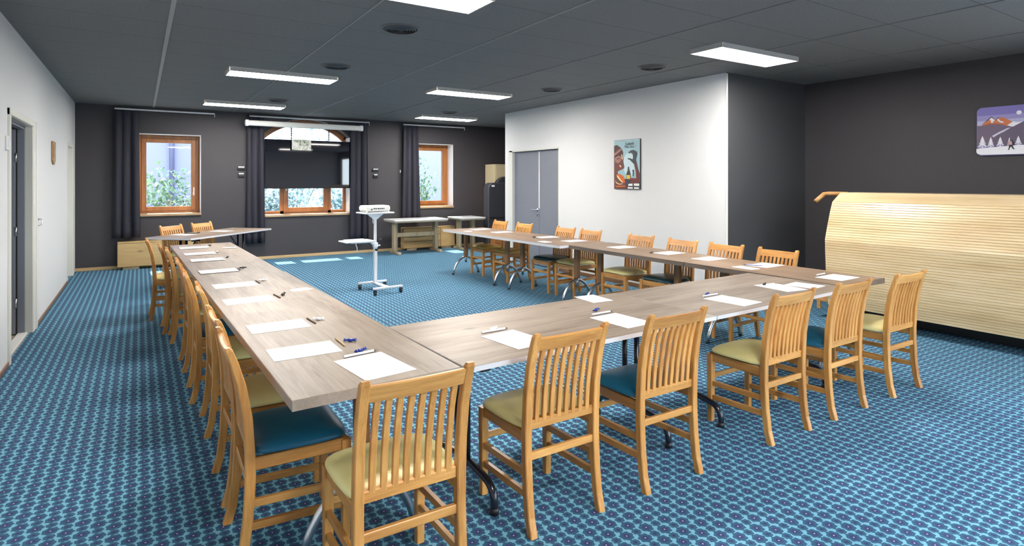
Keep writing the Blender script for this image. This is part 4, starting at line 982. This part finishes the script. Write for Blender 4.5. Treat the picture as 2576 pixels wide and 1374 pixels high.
def text(par, body, origin, du, up, nrm, size, m, name='lettering', shear=.25):
    cu = bpy.data.curves.new('txt', 'FONT'); cu.body = body; cu.size = size; cu.shear = shear; cu.extrude = .0004; cu.align_x = 'CENTER'
    o = bpy.data.objects.new('txt', cu); COL.objects.link(o); dg = bpy.context.evaluated_depsgraph_get(); dg.update()
    me = bpy.data.meshes.new_from_object(o.evaluated_get(dg)); bpy.data.objects.remove(o); bpy.data.curves.remove(cu)
    du, up, nrm = map(Vector, (du, up, nrm)); Mx = Matrix(((du.x, up.x, nrm.x, origin[0]), (du.y, up.y, nrm.y, origin[1]), (du.z, up.z, nrm.z, origin[2]), (0, 0, 0, 1)))
    me.transform(Mx); me.materials.clear(); me.materials.append(m); me.name = name
    x = bpy.data.objects.new(name, me); COL.objects.link(x); x.parent = par; return x
DU, DV, NR = (0, -1, 0), (0, 0, -1), (-1, 0, 0)
t = thing('wall_picture', 'tall poster of a face in profile, a hand and a bottle on the white partition', 'poster', (0, 0, 0))
W_, Hh = .545, .735; bx, by, bz = XP-.022, 6.655, 2.163
g = G(); g.bb((XP-.022, by-W_, bz-Hh), (XP-.001, by, bz), .002); obj('board', g, M_['black_plastic'], t)
S = lambda pts: [(min(.995, max(.005, u))*W_, min(.995, max(.005, v))*Hh) for u, v in pts]
BL, BP, BR, BD, MA, PI_, OR, CR, DK_, YE, WH_, RED, VI = (.34, .52, .56), (.56, .70, .74), (.15, .060, .045), (.070, .030, .025), (.13, .030, .028), (.36, .17, .14), (.62, .13, .02), (.86, .62, .33), (.035, .042, .048), (.70, .48, .04), (.80, .80, .78), (.26, .035, .045), (.07, .045, .12)
def blob(cx, cy, rx, ry, n=20): return [(cx+rx*math.cos(2*PI*k/n), cy+ry*math.sin(2*PI*k/n)) for k in range(n)]
art(t, (bx, by, bz), DU, DV, NR, [
    (BL, S([(0, 0), (1, 0), (1, 1), (0, 1)])),
    (BP, S(blob(.62, .50, .26, .24))),
    (RED, S([(.38, 1), (.42, .80), (.55, .77), (.88, .78), (1, .86), (1, 1)])),
    (VI, S([(.42, .82), (.52, .78), (.62, .80), (.60, .90), (.50, .93), (.44, .90)])),
    (BR, S([(0, .11), (.12, .10), (.24, .15), (.33, .20), (.37, .26), (.345, .34), (.375, .38), (.37, .43), (.41, .54), (.40, .58), (.30, .605), (.17, .63), (.15, .665), (.22, .78), (.40, .86), (.46, .93), (.44, 1), (0, 1)])),
    (BD, S([(0, .11), (.12, .095), (.26, .15), (.33, .20), (.25, .19), (.12, .20), (0, .26)])),
    (PI_, S([(0, .27), (.12, .235), (.24, .175), (.32, .185), (.27, .215), (.18, .255), (.04, .31), (0, .31)])),
    (BD, S([(.02, .32), (.16, .27), (.30, .215), (.36, .25), (.345, .33), (.20, .31), (.03, .36)])),
    (PI_, S([(.03, .36), (.17, .32), (.28, .34), (.29, .42), (.18, .47), (.06, .45)])),
    (BD, S([(.11, .385), (.17, .365), (.24, .37), (.25, .385), (.18, .382), (.13, .40)])),
    (CR, S([(.295, .30), (.325, .29), (.335, .36), (.36, .38), (.35, .40), (.31, .38)])),
    (RED, S([(.16, .53), (.22, .51), (.30, .54), (.31, .575), (.22, .58), (.15, .57)])),
    (CR, S([(.22, .51), (.27, .515), (.30, .545), (.27, .555), (.24, .535)])),
    (OR, S([(.11, .70), (.24, .69), (.36, .73), (.42, .79), (.46, .87), (.38, .87), (.24, .80), (.14, .75)])),
    (CR, S([(.12, .715), (.17, .73), (.30, .82), (.38, .87), (.33, .865), (.20, .80), (.13, .75)])),
    (CR, S([(.05, .81), (.10, .86), (.22, .895), (.36, .885), (.35, .895), (.22, .91), (.09, .875)])),
    (OR, S([(.06, .935), (.44, .93), (.46, .95), (.10, .96)])),
    (MA, S([(.79, .49), (.875, .455), (.93, .58), (1, .69), (1, .90), (.60, .90), (.66, .80), (.88, .80), (.86, .66)])),
    (DK_, S([(.575, .265), (.66, .225), (.78, .215), (.885, .255), (.915, .30), (.88, .35), (.855, .41), (.875, .46), (.79, .50), (.72, .46), (.63, .41), (.545, .395), (.57, .375), (.67, .385), (.745, .405), (.76, .345), (.735, .295), (.66, .27), (.60, .285)])),
    (DK_, S([(.56, .55), (.60, .55), (.605, .61), (.655, .69), (.66, .80), (.62, .87), (.53, .87), (.50, .80), (.505, .69), (.555, .61)])),
    (YE, S([(.515, .715), (.645, .715), (.645, .795), (.515, .795)])),
    (DK_, S([(.735, .615), (.79, .61), (.785, .66), (.77, .74), (.745, .74), (.745, .66)])),
    (DK_, S([(.50, .885), (1, .875), (1, 1), (.50, 1)])),
    (WH_, S([(.59, .895), (.74, .885), (.74, .935), (.57, .93)])), (WH_, S([(.79, .885), (.99, .885), (.99, .935), (.79, .93)])),
    (WH_, S([(.56, .955), (.75, .96), (.75, .99), (.56, .99)])), (WH_, S([(.80, .96), (.97, .96), (.99, .99), (.80, .99)])),
    (BP, S([(.02, .012), (.98, .012), (.98, .022), (.02, .022)])),
])
up = (0, 0, 1)
text(t, 'Subeth', (bx-.0142, by-.62*W_, bz-.115*Hh), DU, up, NR, .068, M_['black_plastic'])
text(t, 'Mon, Nou !', (bx-.0142, by-.64*W_, bz-.170*Hh), DU, up, NR, .050, M_['black_plastic'])

t = thing('wall_picture', 'round cornered mountain picture with snowy firs above the slatted bar front', 'picture', (0, 0, 0))
PW, PH = .86, .525; by, bz = 2.668, 2.347; bx = XR-.024
def rrect(w, h, r, n=6):
    P = []
    for cx, cy, a0 in ((r, r, PI), (w-r, r, 1.5*PI), (w-r, h-r, 0), (r, h-r, .5*PI)):
        for k in range(n+1): a = a0+.5*PI*k/n; P.append((cx+r*math.cos(a), cy+r*math.sin(a)))
    return P
Mx = Matrix(((0, 0, 1, XR-.024), (-1, 0, 0, by), (0, -1, 0, bz), (0, 0, 0, 1)))
g = G(); g.prism(rrect(PW, PH, .052), 0, .020, Mx, .002); obj('board', g, M_['white_paint'], t)
Q = lambda pts: [(.405*u, PH*v) for u, v in pts]      # u: visible width of the picture = 1
def clip_round(pts): return pts
SK1, SK2, SK3, MO, MO2, ORN, ORD2, SNW, FIR, RID, LAV = (.20, .165, .48), (.30, .27, .56), (.44, .44, .66), (.145, .10, .165), (.115, .085, .14), (.62, .17, .055), (.35, .10, .06), (.80, .80, .86), (.36, .34, .60), (.055, .045, .085), (.58, .55, .72)
shp = [(SK1, [(u, v) for u, v in rrect(PW, PH, .050)]),
       (SK2, [(.004, PH*.17), (PW-.004, PH*.17), (PW-.004, PH*.8), (.004, PH*.8)]),
       (SK3, [(.004, PH*.28), (PW-.004, PH*.25), (PW-.004, PH*.8), (.004, PH*.8)]),
       (SNW, [(.405*.905+.022*math.cos(a*PI/10), PH*.155+.022*math.sin(a*PI/10)) for a in range(20)]),
       (ORN, Q([(.10, .365), (.20, .30), (.32, .21), (.40, .265), (.46, .225), (.56, .225), (.70, .29), (.80, .36), (.70, .42), (.30, .42)])),
       (RID, Q([(.10, .365), (.22, .27), (.32, .195), (.42, .26), (.32, .215), (.24, .275)])), (RID, Q([(.42, .265), (.48, .22), (.50, .225), (.44, .275)])),
       (SNW, Q([(.32, .215), (.39, .27), (.38, .30), (.35, .30), (.36, .335), (.31, .32), (.32, .28), (.28, .265)])),
       (SNW, Q([(.44, .265), (.50, .235), (.48, .265), (.52, .30), (.59, .32), (.56, .345), (.48, .31)])),
       (ORD2, Q([(.12, .37), (.28, .33), (.46, .345), (.60, .38), (.40, .40), (.14, .385)])),
       (SNW, Q([(.66, .40), (.74, .35), (.80, .325), (.84, .345), (.92, .345), (1.05, .33), (1.1, .40), (.82, .44), (.75, .425)])),
       (MO, [(.004, PH*.375), (.405*.20, PH*.372), (.405*.50, PH*.365), (.405*.75, PH*.425), (.405*.98, PH*.60), (.405*1.1, PH*.92), (.004, PH*.92)]),
       (MO2, [(.405*.30, PH*.72), (.405*.60, PH*.50), (.405*.82, PH*.415), (.405*1.0, PH*.335), (.405*1.4, PH*.30), (PW-.004, PH*.36), (PW-.004, PH*.92), (.405*.30, PH*.92)]),
       (LAV, Q([(.33, .60), (.50, .52), (.66, .455), (.74, .445), (.60, .52), (.44, .585), (.38, .625)])), (SNW, Q([(.34, .605), (.52, .53), (.40, .60), (.38, .625), (.42, .575)]))]
def fir(cx, top, bot, w, c1=SNW, c2=FIR):
    o = []; h = bot-top
    o.append((c2, Q([(cx-w*.85, bot), (cx-w*.3, top+h*.45), (cx+w*.3, top+h*.45), (cx+w*.85, bot)])))
    for a, ww in ((0, .45), (.22, .72), (.45, 1.0)):
        y0 = top+h*a; o.append((c1, Q([(cx, y0), (cx+w*ww, y0+h*.42), (cx+w*ww*.62, y0+h*.36), (cx, y0+h*.22), (cx-w*ww*.62, y0+h*.36), (cx-w*ww, y0+h*.42)])))
    o.append((c1, Q([(cx-.008, top+h*.3), (cx+.008, top+h*.3), (cx+.010, bot), (cx-.010, bot)]))); return o
for cx, tp, bt, w in ((.13, .585, .86, .115), (.315, .615, .84, .085), (.52, .62, .83, .09), (.715, .64, .82, .06), (.90, .62, .815, .085), (1.10, .61, .81, .09), (1.32, .62, .80, .08), (1.55, .60, .80, .10), (1.8, .62, .80, .08)): shp += fir(cx, tp, bt, w)
yb = PH-.008
shp.append((SNW, [(.004, PH*.855), (.405*.30, PH*.835), (.405*.7, PH*.815), (.405*1.2, PH*.80), (PW-.004, PH*.79), (PW-.004, PH*.92), (PW-.05, yb), (.05, yb), (.012, PH*.955), (.004, PH*.92)]))
PK, BK = (.52, .34, .36), (.03, .022, .025)
shp += [(PK, Q([(.715, .725), (.77, .72), (.785, .80), (.715, .80)])), (BK, Q([(.735, .69), (.765, .69), (.765, .725), (.735, .725)])), (PK, Q([(.69, .73), (.72, .72), (.715, .78), (.685, .80)])),
        (BK, Q([(.715, .795), (.785, .795), (.82, .875), (.85, .885), (.80, .89), (.755, .83), (.725, .875), (.73, .895), (.69, .895), (.71, .86)]))]
art(t, (bx, by, bz), DU, DV, NR, shp)

# ------------------------------------------------------------------ light and camera
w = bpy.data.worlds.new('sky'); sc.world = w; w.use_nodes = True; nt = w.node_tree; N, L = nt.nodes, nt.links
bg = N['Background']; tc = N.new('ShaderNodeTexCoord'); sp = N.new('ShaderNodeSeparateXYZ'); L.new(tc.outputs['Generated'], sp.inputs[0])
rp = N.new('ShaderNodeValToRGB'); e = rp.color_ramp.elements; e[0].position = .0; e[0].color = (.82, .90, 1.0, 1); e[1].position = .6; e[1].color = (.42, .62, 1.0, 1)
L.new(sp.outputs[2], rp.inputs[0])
yr = N.new('ShaderNodeMapRange'); yr.inputs['From Min'].default_value = -.6; yr.inputs['From Max'].default_value = .3; yr.inputs['To Min'].default_value = 5.0; yr.inputs['To Max'].default_value = 1.0; L.new(sp.outputs[1], yr.inputs['Value'])   # sky brightened toward the camera side as added fill light
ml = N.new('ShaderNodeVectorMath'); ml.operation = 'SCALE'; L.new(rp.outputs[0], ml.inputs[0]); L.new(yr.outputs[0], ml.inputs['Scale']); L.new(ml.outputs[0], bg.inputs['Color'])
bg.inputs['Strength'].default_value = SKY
sun = bpy.data.lights.new('sun', 'SUN'); sun.energy = SUN; sun.angle = R(.6); sun.color = (1, .95, .86)
so = bpy.data.objects.new('sun', sun); COL.objects.link(so); d = Vector((.04, -1, -1.5)); so.rotation_euler = d.to_track_quat('-Z', 'Y').to_euler()
def portal(c, size, rot):
    l = bpy.data.lights.new('window_portal', 'AREA'); l.shape = 'RECTANGLE'; l.size, l.size_y = size; l.cycles.is_portal = True
    o = bpy.data.objects.new('window_portal', l); COL.objects.link(o); o.location = c; o.rotation_euler = rot
for a in (W1, W3): portal(((a[0]+a[1])/2, YB+.40, (a[2]+a[3])/2), (a[1]-a[0], a[3]-a[2]), (R(-90), 0, 0))
portal(((W2[0]+W2[1])/2, YB+.40, 1.78), (1.74, 1.9), (R(-90), 0, 0))
for a in WF: portal(((a[0]+a[1])/2, YF-.24, (FZ[0]+FZ[1])/2), (a[1]-a[0], FZ[1]-FZ[0]), (R(90), 0, 0))
portal((XR+.12, (WR[0]+WR[1])/2, (FZ[0]+FZ[1])/2), (FZ[1]-FZ[0], WR[1]-WR[0]), (0, R(90), 0))
cam = bpy.data.cameras.new('camera'); cam.sensor_width = 36; cam.sensor_fit = 'HORIZONTAL'; cam.lens = F_/2576*36; cam.shift_y = (457-687)/2576; cam.clip_start = .05
co = bpy.data.objects.new('camera', cam); COL.objects.link(co); co.location = (0, 0, 1.54); co.rotation_euler = (R(90), 0, -YAW); sc.camera = co
sc.view_settings.view_transform = 'Standard'; sc.view_settings.look = 'None'; sc.view_settings.gamma = 1; sc.view_settings.use_curve_mapping = False
sc.view_settings.exposure = EXPO
sc.cycles.use_denoising = True; sc.cycles.max_bounces = 8; sc.cycles.diffuse_bounces = 5; sc.cycles.glossy_bounces = 4; sc.cycles.adaptive_threshold = 0.03; sc.cycles.transparent_max_bounces = 8; sc.cycles.sample_clamp_indirect = 8; sc.cycles.caustics_reflective = False; sc.cycles.caustics_refractive = False
